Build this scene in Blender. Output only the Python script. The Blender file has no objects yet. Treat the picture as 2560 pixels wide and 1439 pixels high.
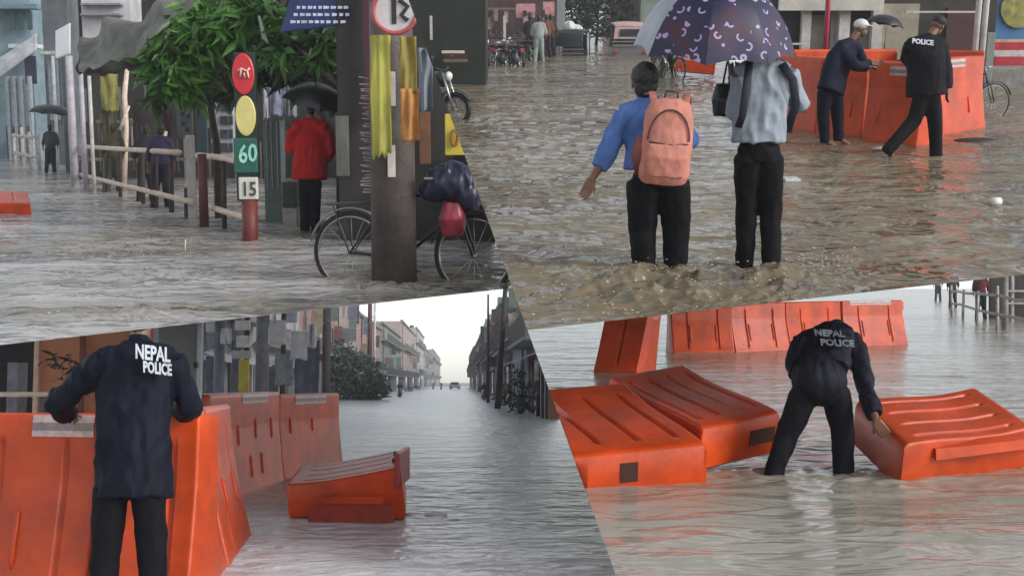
HAZE = 1
import bpy, bmesh, math, random
import numpy as np
from mathutils import Vector, Matrix, noise
from math import radians as R, sin, cos, pi
random.seed(7)
SC = bpy.context.scene
COL = SC.collection
# ---------------------------------------------------------------- camera, sky, sun, exposure
F = 3000.0                      # focal length in photograph pixels (photo 2560 x 1439)
CX, CY = 1280.0, 719.5
CAMZ = 1.35
HOR_LEVEL = 955.0
A0 = math.atan((HOR_LEVEL - CY) / F)
cam = bpy.data.cameras.new("camera"); camo = bpy.data.objects.new("camera", cam); COL.objects.link(camo)
cam.sensor_fit = 'HORIZONTAL'; cam.sensor_width = 36.0; cam.lens = 36.0 * F / 2560.0
cam.clip_start = 0.1; cam.clip_end = 5000
camo.location = (0, 0, CAMZ); camo.rotation_euler = (pi / 2 + A0, 0, 0)
SC.camera = camo
wd = bpy.data.worlds.new("World"); SC.world = wd; wd.use_nodes = True
nt = wd.node_tree; bg = nt.nodes['Background']
sky = nt.nodes.new('ShaderNodeTexSky'); sky.sky_type = 'NISHITA'; sky.sun_disc = False
SUN_EL, SUN_AZ = 22.0, 122.0          # azimuth clockwise from +Y
sky.sun_elevation = R(SUN_EL); sky.sun_rotation = R(SUN_AZ)
sky.air_density = 1.0; sky.dust_density = 0.6; sky.ozone_density = 1.0
bw = nt.nodes.new('ShaderNodeHueSaturation'); bw.inputs['Saturation'].default_value = 0.27
nt.links.new(sky.outputs[0], bw.inputs['Color']); nt.links.new(bw.outputs[0], bg.inputs[0])
bg.inputs[1].default_value = 0.15
sl = bpy.data.lights.new("sun", 'SUN'); sl.energy = 1.5; sl.angle = R(25); sl.color = (1, 0.97, 0.93)
so = bpy.data.objects.new("sun", sl); COL.objects.link(so)
so.rotation_euler = Vector((-sin(R(SUN_AZ)) * cos(R(SUN_EL)), -cos(R(SUN_AZ)) * cos(R(SUN_EL)), -sin(R(SUN_EL)))).to_track_quat('-Z', 'Y').to_euler()
SC.view_settings.view_transform = 'Standard'; SC.view_settings.look = 'None'
SC.view_settings.exposure = 0.70; SC.view_settings.gamma = 1.0
try:
    SC.cycles.volume_bounces = 1; SC.cycles.max_bounces = 6; SC.cycles.use_denoising = True
    SC.cycles.volume_step_rate = 4
except Exception: pass
# ---------------------------------------------------------------- the four places
# The photograph shows four views of one flooded street. Each place is built level in its own frame
# (z up, its water at z = 0) and set round the viewpoint so all four are in view.
class Place:
    def __init__(s, name, hor, h):
        s.name, s.H, s.h = name, hor, h
        s.a = math.atan((hor - CY) / F)
        s.rot = Matrix.Rotation(pi / 2 + s.a, 3, 'X')
        s.M = Matrix.Translation((0, 0, CAMZ)) @ Matrix.Rotation(A0 - s.a, 4, 'X') @ Matrix.Translation((0, 0, -h))
        s.items = []
    def ray(s, x, y): return s.rot @ Vector(((x - CX) / F, (CY - y) / F, -1.0))
    def W(s, x, y, z=0.0):                 # point at height z
        d = s.ray(x, y); t = (z - s.h) / d.z
        return Vector((0, 0, s.h)) + d * t
    def D(s, x, y, Y):                     # point at distance Y
        d = s.ray(x, y); return Vector((0, 0, s.h)) + d * (Y / d.y)
TL = Place('TL', 310, 1.60)
TR = Place('TR', 10, 1.95)
BL = Place('BL', 955, 1.35)
BR = Place('BR', 690, 1.43)
PLACES = [TL, TR, BL, BR]
# ---------------------------------------------------------------- materials
MATS = {}
def mat(name, col, rough=0.6, var=0.25, scale=6.0, bump=0.0, bscale=40.0, metal=0.0, coat=0.0, spec=0.5, stretch=(1, 1, 1), col2=None, sheen=0.0):
    if name in MATS: return MATS[name]
    m = bpy.data.materials.new(name); m.use_nodes = True; MATS[name] = m
    n = m.node_tree.nodes; l = m.node_tree.links; p = n['Principled BSDF']
    p.inputs['Roughness'].default_value = rough; p.inputs['Metallic'].default_value = metal
    p.inputs['Specular IOR Level'].default_value = spec
    p.inputs['Coat Weight'].default_value = coat; p.inputs['Coat Roughness'].default_value = 0.3
    tc = n.new('ShaderNodeTexCoord'); mp = n.new('ShaderNodeMapping'); mp.inputs['Scale'].default_value = stretch
    l.new(tc.outputs['Object'], mp.inputs['Vector'])
    nz = n.new('ShaderNodeTexNoise'); nz.inputs['Scale'].default_value = scale; nz.inputs['Detail'].default_value = 5
    nz.inputs['Roughness'].default_value = 0.65
    l.new(mp.outputs[0], nz.inputs['Vector'])
    rp = n.new('ShaderNodeValToRGB'); rp.color_ramp.elements[0].position = 0.33; rp.color_ramp.elements[1].position = 0.67
    c2 = col2 if col2 else tuple(min(1, c * (1 + var)) for c in col)
    c1 = col if col2 else tuple(c * (1 - var) for c in col)
    rp.color_ramp.elements[0].color = (*c1, 1); rp.color_ramp.elements[1].color = (*c2, 1)
    l.new(nz.outputs[0], rp.inputs[0]); l.new(rp.outputs[0], p.inputs['Base Color'])
    if bump:
        bz = n.new('ShaderNodeTexNoise'); bz.inputs['Scale'].default_value = bscale; bz.inputs['Detail'].default_value = 4
        l.new(mp.outputs[0], bz.inputs['Vector'])
        b = n.new('ShaderNodeBump'); b.inputs['Strength'].default_value = bump; b.inputs['Distance'].default_value = 0.02
        l.new(bz.outputs[0], b.inputs['Height']); l.new(b.outputs[0], p.inputs['Normal'])
    return m
def glow(name, col, s):
    m = mat(name, col, 0.4); p = m.node_tree.nodes['Principled BSDF']
    p.inputs['Emission Color'].default_value = (*col, 1); p.inputs['Emission Strength'].default_value = s
    return m
# ---------------------------------------------------------------- mesh helpers
def link(name, me, parent=None, m=None, place=None):
    o = bpy.data.objects.new(name, me); COL.objects.link(o)
    if m is not None and me is not None and len(me.materials) == 0: me.materials.append(m)
    if parent is not None: o.parent = parent
    return o
def thing(place, name, label, cat, loc=(0, 0, 0), group=None, rotz=0):
    o = bpy.data.objects.new(name, None); COL.objects.link(o); o.empty_display_size = 0.1
    o.location = loc; o.rotation_euler = (0, 0, rotz)
    o['label'] = label; o['category'] = cat
    if group: o['group'] = group
    place.items.append(o); return o
def tag(place, o, label, cat, group=None, kind=None):
    o['label'] = label; o['category'] = cat
    if group: o['group'] = group
    if kind: o['kind'] = kind
    place.items.append(o); return o
class MB:
    """mesh collector; origin is subtracted so that parts sit under a thing placed at that point"""
    def __init__(s, org=(0, 0, 0)): s.bm = bmesh.new(); s.o = Vector(org)
    def v(s, p): return s.bm.verts.new(Vector(p) - s.o)
    def face(s, pts):
        return s.bm.faces.new([s.v(p) for p in pts])
    def box(s, c, d, rz=0, rx=0, ry=0, bevel=0):
        c = Vector(c); M = Matrix.Rotation(rz, 3, 'Z') @ Matrix.Rotation(ry, 3, 'Y') @ Matrix.Rotation(rx, 3, 'X')
        vs = [s.v(c + M @ Vector((sx * d[0] / 2, sy * d[1] / 2, sz * d[2] / 2))) for sx in (-1, 1) for sy in (-1, 1) for sz in (-1, 1)]
        fs = [s.bm.faces.new([vs[i] for i in f]) for f in ((0, 1, 3, 2), (4, 6, 7, 5), (0, 4, 5, 1), (2, 3, 7, 6), (0, 2, 6, 4), (1, 5, 7, 3))]
        if bevel:
            es = list({e for f in fs for e in f.edges})
            bmesh.ops.bevel(s.bm, geom=es, offset=bevel, segments=2, affect='EDGES', profile=0.6)
        return s
    def hexa(s, b, t):      # b, t: 4 points each, same order
        vb = [s.v(p) for p in b]; vt = [s.v(p) for p in t]
        s.bm.faces.new(vb[::-1]); s.bm.faces.new(vt)
        for i in range(4):
            j = (i + 1) % 4; s.bm.faces.new([vb[i], vb[j], vt[j], vt[i]])
        return s
    def slab(s, pts, th):   # polygon with thickness along vector th
        th = Vector(th); n = len(pts)
        a = [s.v(Vector(p)) for p in pts]; b = [s.v(Vector(p) + th) for p in pts]
        s.bm.faces.new(a); s.bm.faces.new(b[::-1])
        for i in range(n):
            j = (i + 1) % n; s.bm.faces.new([a[j], a[i], b[i], b[j]])
        return s
    def tube(s, pts, rad, n=8, closed=False, ell=None, up=None):
        pts = [Vector(p) for p in pts]; N = len(pts)
        if not isinstance(rad, (list, tuple)): rad = [rad] * N
        rings = []
        ref = Vector(up) if up else None; prev = None
        for i, p in enumerate(pts):
            if closed: t = pts[(i + 1) % N] - pts[i - 1]
            else: t = pts[min(i + 1, N - 1)] - pts[max(i - 1, 0)]
            t.normalize() if t.length > 1e-9 else None
            if ref is not None: a = ref.copy()
            elif prev is None: a = Vector((0, 0, 1)) if abs(t.z) < 0.9 else Vector((1, 0, 0))
            else: a = prev
            a = a - t * a.dot(t)
            if a.length < 1e-6: a = t.orthogonal()
            a.normalize(); prev = a; b = t.cross(a)
            r = rad[i]; ra, rb = (r if isinstance(r, (tuple, list)) else (r, r))
            rings.append([s.v(p + a * (ra * cos(2 * pi * k / n)) + b * (rb * sin(2 * pi * k / n))) for k in range(n)])
        M = N if closed else N - 1
        for i in range(M):
            A, B = rings[i], rings[(i + 1) % N]
            for k in range(n): s.bm.faces.new([A[k], A[(k + 1) % n], B[(k + 1) % n], B[k]])
        if not closed:
            s.bm.faces.new(rings[0][::-1]); s.bm.faces.new(rings[-1])
        return s
    def ball(s, c, r, seg=16, rings=10, M=None):
        c = Vector(c); r = r if isinstance(r, (tuple, list)) else (r, r, r)
        M = M or Matrix.Identity(3); rs = []
        top = s.v(c + M @ Vector((0, 0, r[2]))); bot = s.v(c + M @ Vector((0, 0, -r[2])))
        for i in range(1, rings):
            th = pi * i / rings
            rs.append([s.v(c + M @ Vector((r[0] * sin(th) * cos(2 * pi * k / seg), r[1] * sin(th) * sin(2 * pi * k / seg), r[2] * cos(th)))) for k in range(seg)])
        for k in range(seg):
            s.bm.faces.new([top, rs[0][k], rs[0][(k + 1) % seg]])
            s.bm.faces.new([bot, rs[-1][(k + 1) % seg], rs[-1][k]])
        for i in range(len(rs) - 1):
            for k in range(seg): s.bm.faces.new([rs[i][k], rs[i + 1][k], rs[i + 1][(k + 1) % seg], rs[i][(k + 1) % seg]])
        return s
    def mesh(s, name, smooth=False):
        bmesh.ops.recalc_face_normals(s.bm, faces=s.bm.faces)
        me = bpy.data.meshes.new(name); s.bm.to_mesh(me); s.bm.free()
        if smooth:
            for p in me.polygons: p.use_smooth = True
        return me
    def build(s, name, m, parent=None, smooth=False):
        return link(name, s.mesh(name, smooth), parent, m)
    def fuse(s, name, m, parent=None, voxel=0.012, smooth=4, disp=None):
        """union of overlapping closed shells into one continuous smooth surface"""
        bmesh.ops.recalc_face_normals(s.bm, faces=s.bm.faces)
        me = bpy.data.meshes.new(name); s.bm.to_mesh(me); s.bm.free()
        o = bpy.data.objects.new('tmp', me); COL.objects.link(o)
        md = o.modifiers.new('r', 'REMESH'); md.mode = 'VOXEL'; md.voxel_size = voxel; md.use_smooth_shade = True
        if smooth:
            sm = o.modifiers.new('s', 'SMOOTH'); sm.iterations = smooth; sm.factor = 0.5
        dg = bpy.context.evaluated_depsgraph_get(); ev = o.evaluated_get(dg)
        m2 = bpy.data.meshes.new_from_object(ev); m2.name = name
        bpy.data.objects.remove(o); bpy.data.meshes.remove(me)
        if disp:
            nr = [v.normal.copy() for v in m2.vertices]
            for v, n_ in zip(m2.vertices, nr): v.co = v.co + n_ * disp(v.co)
        for p in m2.polygons: p.use_smooth = True
        m2.materials.clear()
        return link(name, m2, parent, m)
def folds(amp, sc=9.0, st=(1, 1, 0.35), seed=0):
    def f(co):
        q = Vector((co.x * sc * st[0] + seed, co.y * sc * st[1], co.z * sc * st[2]))
        a = noise.noise(q); b = noise.noise(q * 2.3 + Vector((5, 1, 2)))
        return amp * ((1 - abs(a) * 2.5) * 0.6 + b * 0.6)
    return f
def text(place, name, s, m, p0, px, pz, size, parent, org, depth=0.004, bold=0.0, xs=1.0):
    """flat lettering: p0 lower-left corner, px unit vector along line, pz unit vector up"""
    cu = bpy.data.curves.new(name, 'FONT'); cu.body = s; cu.size = size; cu.extrude = depth; cu.offset = bold; cu.resolution_u = 2
    o = bpy.data.objects.new('t', cu); COL.objects.link(o)
    dg = bpy.context.evaluated_depsgraph_get(); me = bpy.data.meshes.new_from_object(o.evaluated_get(dg))
    bpy.data.objects.remove(o)
    px = Vector(px).normalized(); pz = Vector(pz).normalized(); n = px.cross(pz)
    Mx = Matrix((px, pz, n)).transposed()
    for v in me.vertices: v.co = Mx @ Vector((v.co.x * xs, v.co.y, v.co.z)) + Vector(p0) - Vector(org)
    me.name = name; me.materials.clear()
    return link(name, me, parent, m)
def copy_tree(o, place=None, parent=None):
    c = o.copy(); COL.objects.link(c)
    if parent is not None: c.parent = parent
    for ch in list(o.children): copy_tree(ch, None, c)
    if place: place.items.append(c)
    return c
# ---------------------------------------------------------------- water
def water_mat(name, c1, c2, rough, scale, strength, fleck=0.0, dirx=1.0, sheet=False):
    m = bpy.data.materials.new(name); m.use_nodes = True
    n = m.node_tree.nodes; l = m.node_tree.links; p = n['Principled BSDF']
    p.inputs['Roughness'].default_value = rough; p.inputs['IOR'].default_value = 1.33
    tc = n.new('ShaderNodeTexCoord'); mp = n.new('ShaderNodeMapping'); mp.inputs['Scale'].default_value = (dirx, 1.0, 1)
    l.new(tc.outputs['Object'], mp.inputs[0])
    a = n.new('ShaderNodeTexNoise'); a.inputs['Scale'].default_value = 0.45; a.inputs['Detail'].default_value = 4; a.inputs['Distortion'].default_value = 0.8
    l.new(mp.outputs[0], a.inputs['Vector'])
    r = n.new('ShaderNodeValToRGB'); r.color_ramp.elements[0].position = 0.35; r.color_ramp.elements[1].position = 0.65
    r.color_ramp.elements[0].color = (*c1, 1); r.color_ramp.elements[1].color = (*c2, 1)
    l.new(a.outputs[0], r.inputs[0])
    fo = n.new('ShaderNodeTexNoise'); fo.inputs['Scale'].default_value = 5.0; fo.inputs['Detail'].default_value = 7; fo.inputs['Roughness'].default_value = 0.7; fo.inputs['Distortion'].default_value = 1.4
    fm_ = n.new('ShaderNodeMapping'); fm_.inputs['Scale'].default_value = (0.45, 1.5, 1); l.new(tc.outputs['Object'], fm_.inputs[0]); l.new(fm_.outputs[0], fo.inputs['Vector'])
    fr = n.new('ShaderNodeValToRGB'); fr.color_ramp.elements[0].position = 0.60; fr.color_ramp.elements[1].position = 0.74; fr.color_ramp.elements[1].color = (fleck, fleck, fleck, 1)
    l.new(fo.outputs[0], fr.inputs[0])
    mx = n.new('ShaderNodeMixRGB'); mx.inputs[2].default_value = (0.58, 0.55, 0.48, 1); l.new(fr.outputs[0], mx.inputs[0]); l.new(r.outputs[0], mx.inputs[1])
    l.new(mx.outputs[0], p.inputs['Base Color'])
    b1 = n.new('ShaderNodeTexNoise'); b1.inputs['Scale'].default_value = scale; b1.inputs['Detail'].default_value = 3; b1.inputs['Roughness'].default_value = 0.6; b1.inputs['Distortion'].default_value = 0.6
    l.new(mp.outputs[0], b1.inputs['Vector'])
    b2 = n.new('ShaderNodeTexNoise'); b2.inputs['Scale'].default_value = scale * 0.27; b2.inputs['Detail'].default_value = 3
    l.new(mp.outputs[0], b2.inputs['Vector'])
    ad = n.new('ShaderNodeMath'); ad.operation = 'MULTIPLY_ADD'; ad.inputs[1].default_value = 2.2
    l.new(b2.outputs[0], ad.inputs[0]); l.new(b1.outputs[0], ad.inputs[2])
    bu = n.new('ShaderNodeBump'); bu.inputs['Strength'].default_value = strength; bu.inputs['Distance'].default_value = 0.16
    l.new(ad.outputs[0], bu.inputs['Height']); l.new(bu.outputs[0], p.inputs['Normal'])
    return m
def fan(place, name, x0, x1, y_near, y_far, nx, ny, dispf, keep=None):
    """water sheet: rows spaced with distance, columns across the view, real waves on it"""
    h = place.h
    Yn, Yf = h * F / (y_near - place.H), (h * F / (y_far - place.H) if y_far > place.H else 400)
    k = np.linspace(0, 1, ny); Ys = 1 / (1 / Yn + (1 / Yf - 1 / Yn) * k)
    us = np.linspace(x0, x1, nx); vs = []
    for Y in Ys:
        for u in us:
            X = (u - CX) / F * Y; z = dispf(X, Y) if dispf else 0.0
            vs.append((X, Y, z))
    ok = keep or (lambda X, Y: True)
    fs = [(j * nx + i, j * nx + i + 1, (j + 1) * nx + i + 1, (j + 1) * nx + i) for j in range(ny - 1) for i in range(nx - 1) if ok(vs[j * nx + i][0], vs[j * nx + i][1])]
    me = bpy.data.meshes.new(name); me.from_pydata(vs, [], fs)
    for p in me.polygons: p.use_smooth = True
    return me
def ripple(amp, sc, seed=0.0, dx=0.6):
    def f(X, Y):
        a = noise.noise(Vector((X * sc * dx + seed, Y * sc, seed))); b = noise.noise(Vector((X * sc * 2.7 * dx, Y * sc * 2.7 + 3, seed)))
        return amp * ((1 - 2.2 * abs(a)) * 0.6 + 0.6 * b)
    return f
def splashy(base, spots, rings=()):
    def f(X, Y):
        z = base(X, Y)
        for (rx, ry, ra, rl) in rings:
            d = math.hypot(X - rx, Y - ry)
            if d < rl * 5: z += ra * math.cos(d * 34) * math.exp(-d / rl)
        for (sx, sy, r, a) in spots:
            d2 = ((X - sx) ** 2 + (Y - sy) ** 2) / (r * r)
            if d2 < 6:
                g = math.exp(-d2)
                q = Vector((X * 3.2 + sx, Y * 3.4, sy)); n1 = noise.noise(q); n2 = noise.noise(q * 2.6)
                n3 = noise.noise(q * 6.1); z += a * g * (0.2 + .95 * (1 - 3.0 * abs(n1)) + .40 * (1 - 3 * abs(n2)) + .12 * n3)
        return z
    return f
WAT = {}
WAT['TL'] = water_mat('flood_water_grey', (0.23, 0.20, 0.16), (0.44, 0.43, 0.42), 0.09, 2.6, 0.95, fleck=.5, dirx=0.5)
WAT['TR'] = water_mat('flood_water_brown', (0.13, 0.10, 0.058), (0.20, 0.168, 0.115), 0.05, 2.6, 1.0, fleck=.45, dirx=0.55)
WAT['BL'] = water_mat('flood_water_pale', (0.60, 0.62, 0.63), (0.70, 0.73, 0.75), 0.22, 3.8, 0.6, fleck=.3, dirx=0.6)
WAT['BR'] = water_mat('flood_water_olive', (0.26, 0.235, 0.18), (0.36, 0.345, 0.30), 0.16, 2.4, 0.45, fleck=.25, dirx=0.5)
def add_water(place, me, name='water'):
    o = link(name, me, None, WAT[place.name]); o['kind'] = 'structure'
    place.items.append(o); return o
tr_sp = []
for (px, py, r, a) in ((1610, 700, .34, .048), (1700, 690, .26, .045), (1640, 745, .4, .055), (1560, 720, .35, .035), (1480, 740, .45, .03), (1880, 700, .3, .04), (1950, 700, .3, .045), (2040, 690, .35, .04), (1960, 750, .45, .042), (1800, 760, .45, .03), (1420, 680, .5, .02), (2040, 400, .9, .02), (1180, 300, .6, .02)):
    p = TR.W(px, py); tr_sp.append((p.x, p.y, r, a))
add_water(TR, fan(TR, 'water', 950, 2700, 850, 62, 620, 520, splashy(ripple(0.022, 2.6, 3), tr_sp, [(*TR.W(x, y).xy, .010, .28) for (x, y) in ((1612, 668), (1686, 668), (1862, 655), (1930, 680), (2064, 348), (2094, 345), (2340, 387), (1978, 452), (2490, 512))]), lambda X, Y: Y < 42 or X < .12 * Y + 2))
tl_sp = []
for (px, py, r, a) in ((290, 620, .8, .03), (420, 690, .7, .035), (880, 700, .35, .03), (980, 722, .4, .04), (350, 780, .4, .04)):
    p = TL.W(px, py); tl_sp.append((p.x, p.y, r, a))
add_water(TL, fan(TL, 'water', -120, 1330, 900, 392, 380, 380, splashy(ripple(0.026, 2.2, 9), tl_sp, [(*TL.W(x, y).xy, .010, .3) for (x, y) in ((980, 712), (872, 690), (1196, 690), (624, 603), (511, 570), (462, 635))]), lambda X, Y: Y < 37 or X < -.22 * Y))
add_water(BR, fan(BR, 'water', 1150, 2760, 1700, 722, 380, 360, splashy(ripple(0.013, 1.8, 21), [], [(*BR.W(x, y).xy, .011, .35) for (x, y) in ((1935, 1182), (2108, 1188), (1765, 1190), (2250, 1215), (1480, 930), (2280, 865))])))
# the level flood: one sheet to the horizon, with a finer near part
me = fan(BL, 'water', -300, 1800, 1700, 966, 420, 460, splashy(ripple(0.013, 3.0, 33), [], [(*BL.W(x, y).xy, .010, .4) for (x, y) in ((1000, 1292), (710, 1265), (640, 1330), (860, 1160))]))
add_water(BL, me)
mb = MB(); S = 2500
mb.face([(-S, -S, -0.06), (S, -S, -0.06), (S, S, -0.06), (-S, S, -0.06)])
g = mb.build('ground', mat('flooded_ground', (0.3, 0.29, 0.265), 0.5, 0.15, 0.3)); g['kind'] = 'structure'; BL.items.append(g); g['noclip'] = 1
# ---------------------------------------------------------------- plastic road barriers
M_OR = mat('orange_plastic', (0.50, 0.050, 0.003), 0.36, 0.30, 2.2, bump=0.15, bscale=14, coat=0.0, spec=.4)
_n = M_OR.node_tree.nodes; _l = M_OR.node_tree.links; _p = _n['Principled BSDF']; _src = _p.inputs['Base Color'].links[0].from_socket
_tc = _n.new('ShaderNodeTexCoord'); _g = _n.new('ShaderNodeTexNoise'); _g.inputs['Scale'].default_value = 5.5; _g.inputs['Detail'].default_value = 9; _g.inputs['Roughness'].default_value = .75
_l.new(_tc.outputs['Object'], _g.inputs['Vector']); _r = _n.new('ShaderNodeValToRGB'); _r.color_ramp.elements[0].position = .60; _r.color_ramp.elements[1].position = .78; _l.new(_g.outputs[0], _r.inputs[0])
_m = _n.new('ShaderNodeMixRGB'); _m.inputs[2].default_value = (.20, .085, .05, 1); _l.new(_r.outputs[0], _m.inputs[0]); _l.new(_src, _m.inputs[1]); _l.new(_m.outputs[0], _p.inputs['Base Color'])
M_ORD = mat('pocket_shade_and_pin_plastic', (0.05, 0.012, 0.006), 0.6)  # near-black stands in for shade in the pockets; coupling pins share it
M_STK = mat('pale_reflective_tape', (0.50, 0.36, 0.34), 0.35, 0.3, 18)
M_STK2 = mat('grey_tape_band', (0.22, 0.17, 0.17), 0.35, 0.3, 18)
def barrier(place, label, P00, P10, P01, T=0.42, Tt=None, grooves=4, gd=0.03, gv=(0.12, 0.88), sticker=None, slot=None, lug=None, rib=None, group=None, wave=0.0, vmax=1.0, name='road_barrier'):
    P00, P10, P01 = Vector(P00), Vector(P10), Vector(P01)
    ax, az = P10 - P00, P01 - P00; nrm = ax.cross(az).normalized(); L, Hh = ax.length, az.length
    if Tt is None: Tt = T * 0.62
    NU, NV = 150, 48
    root = thing(place, name, label, 'barrier', P00, group)
    bm = bmesh.new(); fr, bk = {}, {}
    gus = [(i + 0.5) / grooves for i in range(grooves)] if grooves else []
    def surf(u, v, side):
        e = min(u, 1 - u) * L; r = 0.025
        rd = r - math.sqrt(max(0, r * r - max(0, r - e) ** 2)) if e < r else 0
        ev = min(v, 1 - v) * Hh
        rd += r - math.sqrt(max(0, r * r - max(0, r - ev) ** 2)) if ev < r else 0
        d = 0
        if gv[0] < v < gv[1]:
            ed = min(v - gv[0], gv[1] - v) * Hh; k = min(1, ed / 0.05)
            for g_ in gus:
                x = abs(u - g_) * L / 0.018
                if x < 1.5: d += gd * k * (1 if x < .8 else max(0, (1.5 - x) / .7))
        th = Tt + (T - Tt) * (1 - min(1, max(0, (v - 0.08) / 0.6)) ** 0.8)
        w = wave * sin(pi * 2 * v + 0.5)
        if side > 0:    # visible face; thickness measured behind it
            return -(rd + d) + w - (T - th) / 2
        return -(T - rd - d) + w + (T - th) / 2
    for side, dic in ((1, fr), (-1, bk)):
        for j in range(NV + 1):
            for i in range(NU + 1):
                u, v = i / NU, j / NV * vmax
                dic[i, j] = bm.verts.new(ax * u + az * v + nrm * surf(u, v, side))
    for j in range(NV):
        for i in range(NU):
            bm.faces.new([fr[i, j], fr[i + 1, j], fr[i + 1, j + 1], fr[i, j + 1]])
            bm.faces.new([bk[i, j], bk[i, j + 1], bk[i + 1, j + 1], bk[i + 1, j]])
    for j in range(NV):
        bm.faces.new([fr[0, j], fr[0, j + 1], bk[0, j + 1], bk[0, j]]); bm.faces.new([fr[NU, j], bk[NU, j], bk[NU, j + 1], fr[NU, j + 1]])
    for i in range(NU):
        bm.faces.new([fr[i, 0], bk[i, 0], bk[i + 1, 0], fr[i + 1, 0]]); bm.faces.new([fr[i, NV], fr[i + 1, NV], bk[i + 1, NV], bk[i, NV]])
    me = bpy.data.meshes.new('body'); bm.to_mesh(me); bm.free()
    for p in me.polygons: p.use_smooth = True
    try: me.set_sharp_from_angle(angle=R(50))
    except Exception: pass
    link('body', me, root, M_OR)
    def pt(u, v, off=0.0): return P00 + ax * u + az * v + nrm * (surf(u, v, 1) + off)
    if sticker:
        for (u0, u1, v0, v1) in (sticker if isinstance(sticker, list) else [sticker]):
            vm = (v0 + v1) / 2
            for (a, b, mm) in ((v0, v0 + (vm - v0) * .55, M_STK), (v0 + (vm - v0) * .55, vm + (v1 - vm) * .3, M_STK2), (vm + (v1 - vm) * .3, v1, M_STK)):
                k = MB(P00)
                k.slab([pt(u0, a, .004), pt(u1, a, .004), pt(u1, b, .004), pt(u0, b, .004)], nrm * 0.004)
                k.build('reflective_tape', mm, root)
    if slot:     # forklift pocket on the bottom side: flat dark slab, the opening's shade put into its colour
        for (u0, u1, d0, d1) in slot:
            k = MB(P00); az_n = az.normalized()
            c = [P00 + ax * u0 - nrm * d0, P00 + ax * u1 - nrm * d0, P00 + ax * u1 - nrm * d1, P00 + ax * u0 - nrm * d1]
            k.slab([q - az_n * 0.006 for q in c], az_n * 0.003)
            k.build('forklift_pocket_shade', M_ORD, root)
    if rib:      # raised moulded ribs: list (u, v0, v1)
        for (u, v0, v1) in rib:
            k = MB(P00); k.tube([pt(u, v0, -.012), pt(u, v0 + (v1 - v0) * .12, .006), pt(u, v1 - (v1 - v0) * .12, .006), pt(u, v1, -.012)], [.012, .016, .016, .010], 8)
            k.build('moulded_rib', M_OR, root, True)
    if lug:      # hinge lugs on an end: list (u, v0, v1)
        for (u, v0, v1) in lug:
            s_ = 1 if u > .5 else -1; k = MB(P00)
            a = P00 + ax * u - nrm * (T * .30); b_ = ax.normalized() * (0.05 * s_)
            k.slab([a + az * v0 - ax.normalized() * s_ * .01, a + az * v0 + b_, a + az * v1 + b_, a + az * v1 - ax.normalized() * s_ * .01], -nrm * T * .4)
            k.build('hinge_lug', M_OR, root)
    return root, pt
def stand(place, label, xl, yl, xr, yr, Hh=1.15, zt=None, **kw):
    """standing barrier between two water-line pixels of its visible face"""
    a, b = place.W(xl, yl, -0.05), place.W(xr, yr, -0.05)
    a.z = b.z = -0.08
    return barrier(place, label, a, b, a + Vector((0, 0, Hh + .08)), **kw)
# ---------------------------------------------------------------- people
M_SKIN = mat('brown_skin', (0.17, 0.085, 0.05), 0.5, 0.12, 20)
M_HAIR = mat('black_hair', (0.008, 0.007, 0.007), 0.5, 0.3, 60, bump=0.4, bscale=120)
def hand(mb, w, d, side, k=1.0, curl=0.5, nrm=None):
    """palm, four unequal bent fingers and a thumb leaving the side of the palm"""
    w, d = Vector(w), Vector(d).normalized(); s = Vector(side); s = (s - d * s.dot(d)).normalized(); n = (Vector(nrm) if nrm else d.cross(s)).normalized()
    pe = w + d * .085 * k
    for o_ in (-.030, -.010, .010, .030):
        mb.tube([w - d * .01 * k + s * o_ * k * .7, w + d * .04 * k + s * o_ * k, pe + s * o_ * k], [.016 * k, .015 * k, .011 * k], 8)
    for o_, L in ((-.035, .062), (-.012, .076), (.012, .082), (.035, .072)):
        p = pe + s * o_ * k; dd = d.copy(); pts = [p - d * .01 * k]
        for j, f in enumerate((.42, .32, .26)):
            dd = (dd + n * curl * .62).normalized(); p = p + dd * L * f * k; pts.append(p)
        mb.tube(pts, [.010 * k, .0085 * k, .0078 * k, .0065 * k], 8)
    t0 = w + d * .025 * k + s * .03 * k; td = (d * .7 + s * .8 + n * .3).normalized()
    t1 = t0 + td * .038 * k; t2 = t1 + (td * .5 + d * .8 + n * .3).normalized() * .03 * k
    mb.tube([w + d * .01 * k + s * .01 * k, t0, t1, t2], [.015 * k, .014 * k, .011 * k, .008 * k], 8)
def head(mb, c, face, up, k=1.0):
    c, f, u = Vector(c), Vector(face).normalized(), Vector(up).normalized(); f = (f - u * f.dot(u)).normalized(); s = f.cross(u)
    M = Matrix((s, f, u)).transposed()
    mb.ball(c + u * .03 * k - f * .008 * k, (.074 * k, .092 * k, .088 * k), 20, 14, M)          # cranium
    mb.ball(c - u * .045 * k + f * .022 * k, (.056 * k, .068 * k, .070 * k), 18, 12, M)        # jaw
    mb.tube([c + f * .085 * k + u * .015 * k, c + f * .108 * k - u * .018 * k, c + f * .088 * k - u * .024 * k], [.008 * k, .014 * k, .013 * k], 8)
    mb.ball(c + f * .083 * k - u * .052 * k, (.024 * k, .012 * k, .010 * k), 10, 8, M)         # mouth
    mb.ball(c + f * .078 * k + u * .028 * k, (.050 * k, .014 * k, .010 * k), 12, 8, M)         # brow
    for q in (-1, 1): mb.ball(c + s * q * .076 * k - f * .005 * k, (.010 * k, .020 * k, .032 * k), 10, 8, M)
    return M
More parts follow.
